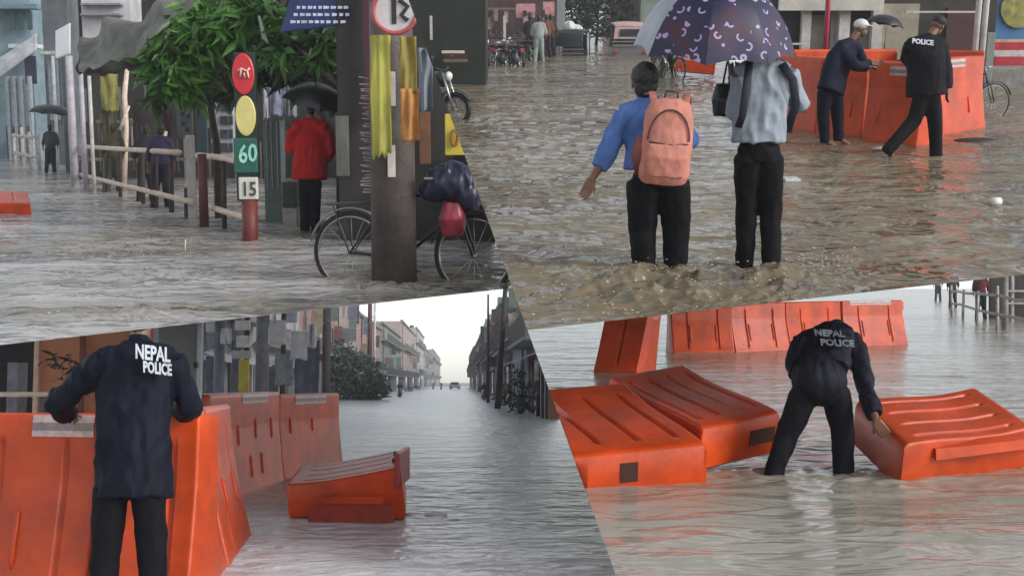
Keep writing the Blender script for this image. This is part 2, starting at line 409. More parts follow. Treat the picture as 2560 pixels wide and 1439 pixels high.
def person(place, label, Y, J, top=(.02, .02, .03), legs=(.006, .006, .007), k=1.0, face=(0, 1, 0), up=(0, 0, 1), voxel=.012,
           tw=1.0, lw=1.0, sleeve=1.0, hem=None, hair=True, cap=None, foldamp=.008, gloss=.6, curl=.5, shoes=None, group=None, name='person', bulk=0.0, fd=(0, 1, 0), hk=1.0, legw=None, collar=None, waistz=None, simple=False, depth=1.0):
    def P(j):
        q = J[j]; return place.D(q[0], q[1], Y + (q[2] if len(q) > 2 else 0))
    base = (P('fL') + P('fR')) / 2; base.z = 0
    root = thing(place, name, label, 'person', base, group)
    fd = Vector(fd).normalized(); f = Vector(face)
    hd, nk, ch, pv = P('head'), P('neck'), P('chest'), P('pelvis')
    sm = M_SKIN
    b = MB(base)
    head(b, hd, f, up, k * hk)
    b.tube([hd - (hd - nk) * .3, nk, nk + (ch - nk) * .25], [.052 * k, .055 * k, .07 * k], 12)
    b.tube([nk + (ch - nk) * .1, ch, (ch + pv) / 2, pv], [(.06 * k, .10 * k), (.095 * k, .145 * k), (.085 * k, .125 * k), (.09 * k, .14 * k)], 14, up=fd)
    side = (P('sR') - P('sL')).normalized()
    b.tube([P('sL'), nk, P('sR')], [.05 * k, .06 * k, .05 * k], 10)
    for q in 'LR':
        S, E, H_ = P('s' + q), P('e' + q), P('h' + q)
        b.tube([S, (S + E) / 2, E, E + (H_ - E) * .35, H_], [.05 * k, .046 * k, .038 * k, .038 * k, .025 * k], 12)
        sd = J.get('side' + q, (1 if q == 'L' else -1, 0.1, 0))
        if simple: b.tube([H_, H_ + (H_ - E).normalized() * .1], [.03 * k, .02 * k], 8)
        else: hand(b, H_, J.get('hd' + q) and Vector(J['hd' + q]) or (H_ - E), sd, k, curl, nrm=J.get('hn' + q))
        hp, kn, ft = P('p' + q), P('k' + q), P('f' + q)
        b.tube([hp, kn, ft], [.075 * k, .05 * k, .035 * k], 12)
        if not simple: b.tube([ft, ft + Vector(f).normalized() * .16 - Vector((0, 0, .05))], [(.035 * k), (.04 * k)], 10)
    bo = b.fuse('body', sm, root, min(voxel * .8, .0065) if not simple else voxel, 2)
    # shirt or jacket
    bk = bulk
    tm = mat('cloth_%02x%02x%02x_%d' % (int(top[0] * 255), int(top[1] * 255), int(top[2] * 255), int(gloss * 10)), top, max(.62, gloss), .22, 5, bump=.25, bscale=90, spec=.12)
    lm = mat('cloth_%02x%02x%02x_6' % (int(legs[0] * 255), int(legs[1] * 255), int(legs[2] * 255)), legs, .7, .3, 5, bump=.25, bscale=90, spec=.12)
    s_ = MB(base); hm = P('hem') if 'hem' in J else pv
    chw = (.105 * k + bk) * depth
    s_.tube([nk + (ch - nk) * -.02, nk + (ch - nk) * .3, ch, (ch + pv) / 2, (ch + hm * 2) / 3, hm],
            [(.06 * k, .075 * k), (.095 * k, .15 * k * tw), (chw, .175 * k * tw), (chw, .165 * k * tw), (chw, .17 * k * tw), (chw + .005, .175 * k * tw)], 22, up=fd)
    if 'seat' in J: s_.ball(P('seat'), J['seatr'], 20, 14)
    s_.tube([P('sL') - side * .01, nk + (ch - nk) * .12, P('sR') + side * .01], [.066 * k + bk * .5, .085 * k, .066 * k + bk * .5], 12)
    for q in 'LR':
        S, E, H_ = P('s' + q), P('e' + q), P('h' + q); e2 = E + (H_ - E) * max(0.02, sleeve - .08)
        w_ = .062 * k + bk * .5
        if sleeve > 0.05: s_.tube([S, S + (E - S) * .5, E, E + (e2 - E) * .6, e2], [w_ + .006, w_, w_ * .92, w_ * .86, w_ * .80], 14)
        else: s_.tube([S, S + (E - S) * .5, S + (E - S) * .85], [w_ + .006, w_, w_ * 1.05], 14)
    if collar: s_.tube([nk + (ch - nk) * .05, nk + (hd - nk) * .35], [.068 * k, .062 * k], 16)
    sh = s_.fuse('shirt' if gloss > .5 else 'jacket', tm, root, voxel, 3, folds(foldamp, 9, (1, 1, .45), Y))
    t_ = MB(base); pw = legw or .10
    t_.tube([pv + (ch - pv) * .22, pv, (P('pL') + P('pR')) / 2], [(.085 * k, .135 * k * lw), (.105 * k, .165 * k * lw), (.10 * k, .155 * k * lw)], 20, up=fd)
    if 'seat' in J: t_.ball(P('seat') - Vector((0, 0, .03)), [v_ * .97 for v_ in J['seatr']], 20, 14)
    for q in 'LR':
        hp, kn, ft = P('p' + q), P('k' + q), P('f' + q)
        t_.tube([hp + (pv - hp) * .55 + (hp - kn) * .10, hp, hp + (kn - hp) * .4, kn, kn + (ft - kn) * .5, ft + (ft - kn) * .12], [pw * k * .6, pw * k * 1.0, pw * .92 * k, pw * .80 * k, pw * .72 * k, pw * .66 * k], 16)
    t_.fuse('trousers', lm, root, voxel, 6, folds(foldamp * .55, 8, (1, 1, .7), Y + 4))
    fm = f.normalized(); u = Vector(up).normalized(); fm = (fm - u * fm.dot(u)).normalized(); M = Matrix((fm.cross(u), fm, u)).transposed()
    if hair and not cap:
        h = MB(base)
        k = k * hk; h.ball(hd + u * .042 * k - fm * .016 * k, (.086 * k, .100 * k, .090 * k), 20, 14, M)
        h.ball(hd - u * .022 * k - fm * .045 * k, (.072 * k, .058 * k, .070 * k), 18, 12, M)
        h.fuse('hair', M_HAIR, root, voxel * .8, 1, lambda c: .007 * noise.noise(c * 38) + .003 * noise.noise(c * 90))
    if cap:
        h = MB(base)
        h.ball(hd + u * .055 * k, (.088 * k, .104 * k, .080 * k), 20, 14, M)
        h.tube([hd + u * .05 * k + fm * .07 * k, hd + u * .035 * k + fm * .17 * k], [(.012, .07 * k), (.006, .06 * k)], 14, up=u)
        h.fuse('cap', cap, root, voxel * .7, 1)
    # eyes for faces that can be seen
    if not simple:
        e_ = MB(base)
        for q in (-1, 1): e_.ball(hd + M @ Vector((q * .031 * k, .083 * k, .012 * k)), (.012 * k, .008 * k, .008 * k), 8, 6)
        e_.build('eyes', mat('eye_white', (.5, .48, .46), .2), bo, True)
    if shoes:
        for q in 'LR':
            ft = P('f' + q); h = MB(base); h.tube([ft - fm * .06, ft + fm * .04, ft + fm * .17 - Vector((0, 0, .01))], [(.04, .042), (.045, .045), (.022, .036)], 12, up=(0, 0, 1))
            h.build('shoe', shoes, root, True)
    return root, base, P
# ---------------------------------------------------------------- plants
def leaf_mass(mb, c, r, n, size, seed=0, flat=0.0, drop=0.0, aspect=2.2):
    rnd = random.Random(seed); c = Vector(c); r = r if isinstance(r, tuple) else (r, r, r)
    for i in range(n):
        while 1:
            p = Vector((rnd.uniform(-1, 1), rnd.uniform(-1, 1), rnd.uniform(-1, 1)))
            if .15 < p.length < 1: break
        q = c + Vector((p.x * r[0], p.y * r[1], p.z * r[2]))
        if noise.noise(q * 1.6 + Vector((seed, 0, 0))) < -.12: continue
        d = Vector((rnd.uniform(-1, 1), rnd.uniform(-1, 1), rnd.uniform(-.7, .5) - drop)).normalized()
        s_ = d.cross(Vector((rnd.uniform(-1, 1), rnd.uniform(-1, 1), rnd.uniform(-.3, 1)))).normalized()
        L = size * rnd.uniform(.35, 1.4); w_ = L / aspect / 2; nn = d.cross(s_) * L * .12
        mb.face([q, q + d * L * .4 + s_ * w_, q + d * L - nn, q + d * L * .4 - s_ * w_])
def leafmat(name, c1, c2, sc=2.5):
    m = mat(name, c1, .45, col2=c2, scale=sc); p = m.node_tree.nodes['Principled BSDF']; return m
# ---------------------------------------------------------------- wheels, cycles
M_RUB = mat('black_rubber', (.012, .012, .013), .6, .2, 30); M_CHR = mat('dull_chrome', (.45, .45, .46), .3, .15, 10, metal=.9)
M_BLK = mat('black_paint', (.012, .012, .014), .3, .2, 10); M_DGR = mat('dark_grey_metal', (.06, .06, .065), .45, .3, 12)
def ring(c, r, ax='x', n=36, M=None):
    c = Vector(c); out = []
    for i in range(n):
        a = 2 * pi * i / n
        out.append(c + Vector({'x': (0, r * cos(a), r * sin(a)), 'y': (r * cos(a), 0, r * sin(a)), 'z': (r * cos(a), r * sin(a), 0)}[ax]))
    return out
def wheel(root, c, r, t=.02, spokes=16, rubber=M_RUB):
    w_ = MB(); w_.tube(ring(c, r - t, 'y'), t, 8, closed=True); tyre = w_.build('wheel', rubber, root, True)
    w_ = MB(); w_.tube(ring(c, r - t * 2.2, 'y'), t * .5, 6, closed=True); w_.build('rim', M_CHR, tyre, True)
    w_ = MB(); c = Vector(c)
    for i in range(spokes):
        a = 2 * pi * i / spokes; w_.tube([c + Vector((0, (-1) ** i * .02, 0)), c + Vector(((r - 2.2 * t) * cos(a), 0, (r - 2.2 * t) * sin(a)))], .0022 if t < .03 else .006, 4)
    w_.tube([c + Vector((0, -.04, 0)), c + Vector((0, .04, 0))], .018, 8)
    w_.build('spokes', M_CHR, tyre, True)
    return tyre
def bicycle(place, label, loc, rotz, frame=None, dz=-.12, group=None, lean=0):
    """wheels in the local x-z plane, front wheel at +x"""
    root = thing(place, 'bicycle', label, 'bicycle', (loc[0], loc[1], dz), group, rotz); root.rotation_euler = (lean, 0, rotz)
    fm = frame or M_BLK; r = .34
    wheel(root, (-.52, 0, r), r, .019); wheel(root, (.54, 0, r), r, .019)
    bb, st, ht, hb = Vector((-.08, 0, .29)), Vector((-.22, 0, .80)), Vector((.36, 0, .84)), Vector((.40, 0, .70))
    b = MB()
    for a, c in ((bb, st), (st, ht), (bb, hb), (ht, hb)): b.tube([a, c], .015, 8)
    for y in (-.05, .05):
        b.tube([bb, Vector((-.52, y, r))], .009, 6); b.tube([st - Vector((0, 0, .06)), Vector((-.52, y, r))], .008, 6); b.tube([hb, Vector((.44, y, .66)), Vector((.54, y, r))], .010, 6)
    b.build('frame', fm, root, True)
    b = MB(); b.tube([st, st + Vector((-.02, 0, .12))], .012, 8); b.build('seat_post', M_CHR, root, True)
    b = MB(); b.tube([st + Vector((-.16, 0, .15)), st + Vector((-.05, 0, .14)), st + Vector((.13, 0, .14))], [(.03, .09), (.03, .07), (.015, .022)], 12, up=(0, 0, 1)); b.build('saddle', M_BLK, root, True)
    b = MB(); b.tube([ht, ht + Vector((-.02, 0, .12))], .012, 8); b.tube([ht + Vector((-.15, -.27, .13)), ht + Vector((0, -.20, .13)), ht + Vector((.03, 0, .11)), ht + Vector((0, .20, .13)), ht + Vector((-.15, .27, .13))], .011, 8); b.build('handlebar', M_CHR, root, True)
    for cx in (-.52, .54):
        b = MB(); b.tube([Vector((cx + (r + .03) * cos(a), 0, r + (r + .03) * sin(a))) for a in np.linspace(.35, 2.9, 14)], [(.006, .028)] * 14, 8, up=None); b.build('mudguard', M_CHR if cx < 0 else fm, root, True)
    b = MB(); b.tube(ring(bb + Vector((0, .03, 0)), .09, 'y', 20), .006, 6, closed=True); b.tube([bb + Vector((0, .04, 0)), bb + Vector((.12, .05, -.1)), bb + Vector((.12, .14, -.1))], .01, 6); b.tube([bb + Vector((0, -.04, 0)), bb + Vector((-.12, -.05, .1)), bb + Vector((-.12, -.14, .1))], .01, 6); b.build('crank_and_pedals', M_DGR, root, True)
    b = MB()
    for y in (-.06, 0, .06): b.tube([Vector((-.72, y, .74)), Vector((-.30, y, .76))], .007, 6)
    for y in (-.06, .06): b.tube([Vector((-.66, y, .74)), Vector((-.52, y, r))], .006, 6)
    b.tube([Vector((-.72, -.06, .74)), Vector((-.72, .06, .74))], .007, 6); b.build('carrier', M_DGR, root, True)
    return root
def motorbike(place, label, loc, rotz, col=(.02, .02, .025), dz=-.15, group=None, k=1.0):
    root = thing(place, 'motorbike', label, 'motorbike', (loc[0], loc[1], dz), group, rotz); pm = mat('bike_paint_%d_%d_%d' % tuple(int(c * 99) for c in col), col, .25, .15, 8, coat=.5)
    wheel(root, (-.62, 0, .3), .3, .05, 6); wheel(root, (.66, 0, .3), .3, .045, 6)
    b = MB(); b.tube([(-.62, 0, .62), (-.1, 0, .66), (.12, 0, .80), (.36, 0, .82), (.46, 0, .70)], [(.05, .08), (.08, .10), (.13, .13), (.13, .12), (.05, .06)], 14, up=(0, 0, 1)); b.build('tank_and_body', pm, root, True)
    b = MB(); b.tube([(-.66, 0, .78), (-.4, 0, .80), (0, 0, .77), (.1, 0, .78)], [(.04, .08), (.05, .12), (.05, .13), (.02, .06)], 12, up=(0, 0, 1)); b.build('seat', M_BLK, root, True)
    b = MB(); b.tube([(-.1, 0, .25), (0.0, 0, .42), (.14, 0, .56)], [(.16, .12), (.17, .13), (.10, .10)], 10); b.tube([(.1, .12, .3), (-.2, .15, .22), (-.75, .16, .34)], [.02, .025, .045], 8); b.build('engine', M_DGR, root, True)
    b = MB()
    for y in (-.08, .08): b.tube([(.66, y, .3), (.44, y, .92)], .022, 8); b.tube([(-.62, y, .3), (-.45, y, .68)], .02, 8)
    b.build('fork', M_CHR, root, True)
    b = MB(); b.tube([(.28, -.36, 1.0), (.40, -.2, 1.0), (.44, 0, .95), (.40, .2, 1.0), (.28, .36, 1.0)], .014, 8)
    for y in (-.28, .28): b.tube([(.38, y, 1.0), (.40, y * 1.1, 1.14)], .006, 6); b.ball((.40, y * 1.15, 1.18), (.012, .05, .035), 8, 6)
    b.build('handlebar', M_BLK, root, True)
    b = MB(); b.ball((.52, 0, .86), (.06, .085, .085), 14, 10); b.build('headlight', mat('lamp_glass', (.6, .6, .58), .1), root, True)
    b = MB(); b.tube([Vector((.66 + .35 * cos(a), 0, .3 + .35 * sin(a))) for a in np.linspace(.5, 2.5, 10)], [(.008, .06)] * 10, 8); b.build('mudguard', pm, root, True)
    b = MB(); b.box((-.72, 0, .70), (.04, .12, .06), bevel=.01); b.build('tail_light', mat('red_lamp', (.5, .02, .02), .2), root)
    return root
def auto_rickshaw(place, label, loc, rotz, col, hood, dz=-.25):
    """three-wheeled taxi; back at -y, so that rotz = 0 shows its back to the viewer"""
    root = thing(place, 'auto_rickshaw', label, 'three-wheeled taxi', (loc[0], loc[1], dz), None, rotz)
    pm = mat('taxi_paint_%d_%d' % (int(col[0] * 99), int(col[2] * 99)), col, .35, .2, 5, coat=.3); hm = mat('taxi_hood_%d_%d' % (int(hood[0] * 99), int(hood[2] * 99)), hood, .5, .2, 8, bump=.2)
    b = MB(); b.hexa([(-.65, -1.2, .25), (.65, -1.2, .25), (.62, .9, .25), (-.62, .9, .25)], [(-.68, -1.22, .85), (.68, -1.22, .85), (.62, .8, .85), (-.62, .8, .85)]); b.hexa([(-.3, .9, .3), (.3, .9, .3), (.2, 1.35, .3), (-.2, 1.35, .3)], [(-.55, .8, .95), (.55, .8, .95), (.3, 1.25, .9), (-.3, 1.25, .9)]); b.build('body', pm, root)
    b = MB(); b.tube([(0, -1.15, 1.66), (0, -.9, 1.76), (0, .5, 1.76), (0, .95, 1.68)], [(.05, .6), (.07, .68), (.07, .66), (.03, .55)], 20, up=(0, 0, 1)); b.build('hood', hm, root, True)
    b = MB(); b.slab([(-.64, -1.2, 1.20), (.64, -1.2, 1.20), (.60, -1.14, 1.68), (-.60, -1.14, 1.68)], (0, .04, 0)); bp = b.build('rear_panel', hm, root)
    b = MB(); b.slab([(-.42, -1.225, 1.30), (.42, -1.225, 1.30), (.40, -1.2, 1.56), (-.40, -1.2, 1.56)], (0, .01, 0)); b.build('rear_window', mat('smoked_glass', (.02, .025, .03), .08), bp)
    b = MB()
    for z in (.95, 1.1): b.box((0, -1.22, z), (1.36, .05, .045))
    b.build('rear_bars', M_CHR, root)
    b = MB()
    for x in (-.62, .62):
        for y in (-1.15, .0, .75): b.tube([(x, y, .8), (x * .97, y, 1.7)], .022, 8)
    b.build('roof_posts', M_DGR, root, True)
    b = MB(); b.slab([(-.5, .95, .95), (.5, .95, .95), (.5, .85, 1.6), (-.5, .85, 1.6)], (0, .02, 0)); b.build('windscreen', mat('smoked_glass', (.02, .025, .03), .08), root)
    for x in (-.55, .55):
        b = MB(); b.tube([(x - .07, -.85, .27), (x + .07, -.85, .27)], [.27, .27], 24); b.build('wheel', M_RUB, root, True)
        b = MB(); b.box((x, -1.24, .7), (.16, .04, .1), bevel=.01); b.build('tail_light', mat('red_lamp', (.5, .02, .02), .2), root)
    b = MB(); b.tube([(-.05, 1.05, .25), (.05, 1.05, .25)], [.25, .25], 24); b.build('wheel', M_RUB, root, True)
    return root
def umbrella(place, name, label, hub, tilt, spin, r, hgt, mt, handle, alt=None, n=8, scallop=.06):
    """canopy of n gores between ribs, with shaft, ribs and handle; tilt is the direction of the ferrule"""
    root = thing(place, name, label, 'umbrella', hub); zt = Vector(tilt).normalized(); x = zt.orthogonal().normalized(); M = Matrix((x, zt.cross(x), zt)).transposed() @ Matrix.Rotation(spin, 3, 'Z')
    def pt(a, t, sag=0):
        rr = r * t * (1 - sag * .10 * t); return M @ Vector((rr * cos(a), rr * sin(a), -hgt * (1 - math.sqrt(max(0, 1 - (t * .93) ** 2))) / (1 - math.sqrt(1 - .93 ** 2)) - scallop * -sag * t * t * .6))
    for g_ in range(n):
        bm = bmesh.new(); A, T = 8, 12; vs = {}
        for i in range(A + 1):
            a = 2 * pi * (g_ + i / A) / n; sag = sin(pi * i / A)
            for j in range(T + 1): vs[i, j] = bm.verts.new(pt(a, max(.01, j / T), sag))
        for i in range(A):
            for j in range(T): bm.faces.new([vs[i, j], vs[i + 1, j], vs[i + 1, j + 1], vs[i, j + 1]])
        bmesh.ops.remove_doubles(bm, verts=bm.verts[:], dist=1e-5)
        me = bpy.data.meshes.new('canopy_panel'); bm.to_mesh(me); bm.free()
        for p in me.polygons: p.use_smooth = True
        link('canopy_panel', me, root, (alt[g_] if alt and g_ in alt else mt))
    for g_ in range(n):
        a = 2 * pi * g_ / n; b = MB(); b.tube([pt(a, j / 8 + .01) - M @ Vector((0, 0, .008)) for j in range(8)] + [pt(a, 1.0)], .004, 5)
        b.tube([pt(a, .55) - M @ Vector((0, 0, .01)), M @ Vector((0, 0, -hgt * 1.0))], .003, 5); b.build('rib', M_DGR, root, True)
    h = Vector(handle) - Vector(hub); b = MB(); b.tube([M @ Vector((0, 0, .06)), h], .007, 8); b.build('shaft', M_CHR, root, True)
    d = h.normalized(); b = MB(); b.tube([h, h + d * .10], [.013, .015], 10); b.build('handle', M_BLK, root, True)
    return root
# ---------------------------------------------------------------- poles and wires
M_CONC = mat('weathered_concrete', (.22, .21, .195), .85, .3, 5, bump=.5, bscale=30)
def pole(place, label, p, h, r0=.14, r1=.1, m=None, arms=0, name='utility_pole', group=None, lean=(0, 0)):
    root = thing(place, name, label, 'utility pole', (p[0], p[1], 0), group); b = MB(); t = Vector((lean[0], lean[1], h))
    b.tube([(0, 0, -.3), t * .5, t], [r0, (r0 + r1) / 2, r1], 14); b.build('shaft', m or M_CONC, root, True)
    for i in range(arms):
        z = .93 - i * .07; b = MB(); b.box(t * z, (1.5, .09, .09)); c = b.build('crossarm', M_DGR, root)
        for x in (-.65, -.3, .3, .65): b = MB(); q = t * z; b.tube([(q.x + x, q.y, q.z + .05), (q.x + x, q.y, q.z + .2)], [.04, .025], 8); b.build('insulator', mat('white_ceramic', (.6, .6, .58), .3), c, True)
    return root
def cable(place, label, a, b_, sag, r=.012, name='cable'):
    a, b_ = Vector(a), Vector(b_); pts = [a.lerp(b_, t) - Vector((0, 0, sag * 4 * t * (1 - t))) for t in np.linspace(0, 1, 14)]
    m = MB(a); m.tube(pts, r, 5); o = m.build(name, M_BLK, None, True); o.location = a; tag(place, o, label, 'cable', 'cables over the street'); return o
# ================================================================ BR: lying barriers and the stooping officer
def lie(place, label, p00, p10, p01, **kw):       # corners as (pixel x, pixel y, distance)
    return barrier(place, label, place.D(*p00), place.D(*p10), place.D(*p01), **kw)
GRP_B = 'orange plastic road barriers'
lie(BR, 'orange barrier floating flat directly left of the stooping officer, four dark grooves in its top',
    (1755, 1072, 8.7), (1950, 1030, 9.2), (1525, 936, 10.0), T=.34, Tt=.30, grooves=4, gd=.05, slot=[(.62, .95, .10, .22)], wave=.012, group=GRP_B)
r_, pt_ = lie(BR, 'orange barrier floating flat with a small opening painted dark in its near side',
    (1270, 1160, 7.9), (1768, 1112, 8.2), (1130, 985, 9.3), T=.32, Tt=.28, grooves=5, gd=.045, slot=[(.555, .645, .07, .21)], wave=.012, group=GRP_B)
r_, pt_ = lie(BR, 'tilted floating orange barrier the stooping officer grips by its corner',
    (2140, 1003, 9.3), (2262, 1112, 8.3), (2440, 962, 9.9), T=.36, Tt=.32, grooves=4, gd=.045, wave=.012, group=GRP_B)
k = MB(r_.location); q0 = BR.D(2340, 1122, 8.42); q1 = BR.D(2640, 1090, 8.75); q2 = BR.D(2640, 1112, 8.75); q3 = BR.D(2341, 1150, 8.42)
k.slab([q0, q1, q2, q3], (-.01, .10, .03)); k.build('forklift_lip', M_OR, r_)
barrier(BR, 'orange barrier standing alone, seen half end on, behind the two floating ones on the left',
    BR.W(1482, 935, -.02), BR.W(1592, 938, -.02), BR.W(1482, 935, -.02) + Vector((.18, .1, 1.2)), T=1.3, Tt=.9, grooves=1, gd=.03, group=GRP_B)
row = [(1684, 886, 1838, 884, 'leftmost of the standing row behind the officer, its foot corner dark'), (1840, 884, 1978, 878, 'second from the left of the standing row behind the officer'),
       (1980, 878, 2118, 870, 'third of the standing row, right behind the stooping officer\'s back'), (2120, 870, 2272, 864, 'at the right end of the standing row, pale tape along its top')]
for i, (a, b_, c, d, lb) in enumerate(row):
    A, B = BR.W(a, b_, -.03), BR.W(c, d, -.03); A.z = B.z = -.06
    barrier(BR, 'orange barrier ' + lb, A, B, A + Vector((.0, .12, 1.0)), T=.5, Tt=.25, grooves=2, gd=.03, sticker=[(.12, .80, .91, .99)] if i == 3 else None,
            rib=[(.3, .25, .6), (.72, .25, .6)], lug=[(1, .35, .6), (1, .8, .97)] if i == 3 else None, group=GRP_B)
JB = dict(fL=(1932, 1190), kL=(1968, 1085, .05), pL=(2012, 985, 0), fR=(2108, 1192), kR=(2108, 1090, .05), pR=(2090, 985, 0), pelvis=(2050, 950, .02), chest=(2068, 862, .22), neck=(2080, 822, .38), head=(2096, 835, .58),
          sL=(2003, 862, .28), eL=(1985, 905, .22), hL=(1992, 950, .12), sR=(2138, 862, .3), eR=(2163, 965, .1), hR=(2192, 1055, -.25), seat=(2048, 948, .0), seatr=(.195, .17, .17), hem=(2055, 925, .03), hdR=(.45, .1, -.6))
root, base, P = person(BR, 'officer in dark uniform stooping over the water, reaching down to the barrier on the right', 8.72, JB, top=(.010, .011, .020), legs=(.006, .006, .010), tw=1.15, lw=1.1,
       face=(0, .5, -1), up=(0, 1, .3), fd=(0, .35, 1), sleeve=.86, foldamp=.020, gloss=.4, bulk=.02, curl=.8, cap=mat('navy_cap_cloth', (.02, .025, .05), .5), legw=.105)
sh = mat('wet_grey_print', (.16, .18, .22), .35, .5, 14)
for i, (x, y, s_) in enumerate(((2035, 848, .075), (2050, 872, .075))):
    text(BR, 'back_lettering', ('NEPAL', 'POLICE')[i], sh, BR.D(x, y, 8.72 + .015 - .03 * i) + Vector((0, -.02, .03)), (1, 0, -.05), (0, .55, .83), s_, root, base, bold=.002)
# roadside fence and bystanders, upper right
def board_fence(place, label, pts, hgt, posts, rails, m, rw=.035, name='bamboo_fence'):
    a = Vector(pts[0]); root = thing(place, name, label, 'fence', a)
    L = [Vector(p) for p in pts]
    def along(t):
        q = t * (len(L) - 1); i = min(int(q), len(L) - 2); return L[i].lerp(L[i + 1], q - i)
    rnd = random.Random(len(label))
    for t in posts:
        p = along(t); b = MB(a); b.tube([p - Vector((0, 0, .3)), p + Vector((rnd.uniform(-.04, .04), 0, hgt * rnd.uniform(.9, 1.15)))], [rw * 1.25, rw * 1.1], 8); b.build('post', m, root, True)
    for z in rails:
        b = MB(a); b.tube([along(t) + Vector((0, -rw, z + rnd.uniform(-.03, .03))) for t in np.linspace(0, 1, 9)], rw, 8); b.build('rail', m, root, True)
    return root
M_BAMB = mat('pale_bamboo', (.60, .49, .40), .6, .25, 4, stretch=(1, 1, 6), bump=.3); M_WPOST = mat('weathered_white_post', (.38, .35, .33), .7, .3, 8)
p0, p1 = BR.W(2380, 788), BR.W(2640, 880)
board_fence(BR, 'low pale bamboo fence along the flooded roadside, far upper right of the last street view', [p0, p1], 1.05, [0, .18, .38, .6, .85], [.45, .9], M_WPOST, .04)
def small_person(place, label, x, y, hgt, top, legs, Yoff=0, stride=.1, armout=0, group=None, lean=0, flip=1, cap=None, umb=None, shorts=False):
    b0 = place.W(x, y); Y = b0.y; s = F / Y
    def j(dx, z, dy=0): return (x + dx * s * flip, y - z * s, dy)
    h = hgt
    J = dict(fL=j(-.09 - stride * .5, .02, -stride), kL=j(-.10, .46 * h / 1.7, .02), pL=j(-.09, .82 * h / 1.7), fR=j(.09 + stride * .5, .02, stride), kR=j(.10, .46 * h / 1.7), pR=j(.09, .82 * h / 1.7), pelvis=j(0, .88 * h / 1.7),
             chest=j(lean * .6, 1.22 * h / 1.7, lean * .5), neck=j(lean, 1.44 * h / 1.7, lean), head=j(lean * 1.2, 1.58 * h / 1.7, lean * 1.2), sL=j(-.17 + lean, 1.36 * h / 1.7, lean), eL=j(-.24 - armout * .1, 1.08 * h / 1.7, .05), hL=j(-.24 - armout * .25, .86 * h / 1.7, .1),
             sR=j(.17 + lean, 1.36 * h / 1.7, lean), eR=j(.25, 1.08 * h / 1.7, .05), hR=j(.24, .88 * h / 1.7, .12))
    return person(place, label, Y, J, top=top, legs=legs, voxel=.028 if Y > 25 else .02, simple=Y > 25, foldamp=.008, sleeve=.6, group=group, cap=cap)
small_person(BR, 'bystander in a maroon top and dark trousers by the bamboo fence', 2452, 798, 1.65, (.10, .02, .025), (.01, .02, .018))
small_person(BR, 'bystander in grey-blue standing farthest left behind the bamboo fence', 2345, 752, 1.65, (.10, .12, .16), (.03, .035, .05))
small_person(BR, 'bystander in black beside the left end post of the bamboo fence', 2382, 768, 1.65, (.03, .03, .035), (.02, .02, .025))
pole(BR, 'grey concrete roadside pole at the right edge beside the bamboo fence', BR.W(2512, 822), 6, .09, .08)
b0 = BR.W(2600, 800); root = thing(BR, 'market_stall', 'dark cluttered roadside stall with a pale shelf, behind the fence at the right edge', 'stall', (b0.x, b0.y, 0))
b = MB()
b.box((1.0, 1.6, 1.0), (4, .2, 2.4)); b.build('back_wall', mat('dark_boards', (.03, .026, .024), .8, .5, 3, stretch=(4, 1, 1)), root)
for x in (-.9, -.2, .5, 1.2): b = MB(); b.box((x, 0, 1), (.09, .09, 2.4), bevel=.01); b.build('post', M_WPOST, root)
for z in (.55, .95): b = MB(); b.box((.1, .1, z), (2.4, .5, .05)); b.build('shelf', M_WPOST, root)
# ================================================================ BL: officer at the barrier wall, street behind
def blb(label, P0, P1, Hh=1.17, lean=(0, .08), **kw):
    P0, P1 = Vector((*P0, -.08)), Vector((*P1, -.08))
    return barrier(BL, label, P0, P1, P0 + Vector((lean[0], lean[1], Hh + .08)), group=GRP_B, **kw)
def bw(x, y): p = BL.W(x, y); return (p.x, p.y)
def bx(x, Y): return ((x - CX) / F * Y, Y)
blb('orange barrier at the far left with a pale tape band, under the officer\'s left arm', bx(-260, 7.5), bx(222, 7.1), sticker=[(.66, .97, .885, .99)], grooves=3, gd=.02, rib=[(.62, .25, .55)], T=.5)
blb('orange barrier mostly hidden behind the officer in the navy jacket', bx(226, 7.05), bx(478, 6.95), grooves=2, gd=.02, T=.5, sticker=None, rib=[(.04, .3, .6)])
blb('orange barrier just right of the officer, running away from us, pale tape near its top', bx(505, 7.25), bx(585, 9.0), lean=(-.14, .05), sticker=[(.1, .85, .88, .98)], grooves=3, gd=.02, rib=[(.45, .35, .6), (.75, .35, .6)], T=.5)
blb('orange barrier running away, between the taped one and the upright far pair', bx(590, 9.05), bx(640, 10.8), lean=(-.14, .05), grooves=2, gd=.02, rib=[(.3, .35, .55), (.7, .35, .55)], T=.5)
blb('upright orange barrier, left one of the far pair, short ribs on its face', bx(545, 13.0), bx(716, 16.7), Hh=1.22, grooves=0, sticker=[(.40, .80, .90, .99)], rib=[(.35, .52, .72), (.6, .55, .75), (.85, .52, .75), (.5, .2, .42), (.66, .2, .42)], T=.5)
blb('upright orange barrier at the right end of the far pair, straight right edge', bx(717, 16.8), bx(863, 19.6), Hh=1.18, grooves=0, sticker=[(.22, .74, .88, .985)], rib=[(.15, .55, .75), (.5, .55, .72)], T=.5, lug=[(1, .1, .95)])
r_, pt_ = lie(BL, 'fallen orange barrier floating alone in the street, one end tipped up on the right', (1002, 1168, 11.8), (1004, 1124, 13.3), (712, 1190, 12.1), T=.50, Tt=.34, grooves=4, gd=.05, gv=(.1, .85), wave=.0, group=GRP_B)
k = MB(r_.location); q0, q1 = BL.D(805, 1240, 11.78), BL.D(958, 1240, 11.66)
k.slab([q0, q1, q1 + Vector((0, 0, -.075)), q0 + Vector((0, 0, -.075))], (0, .12, 0)); k.build('forklift_lip', M_OR, r_)
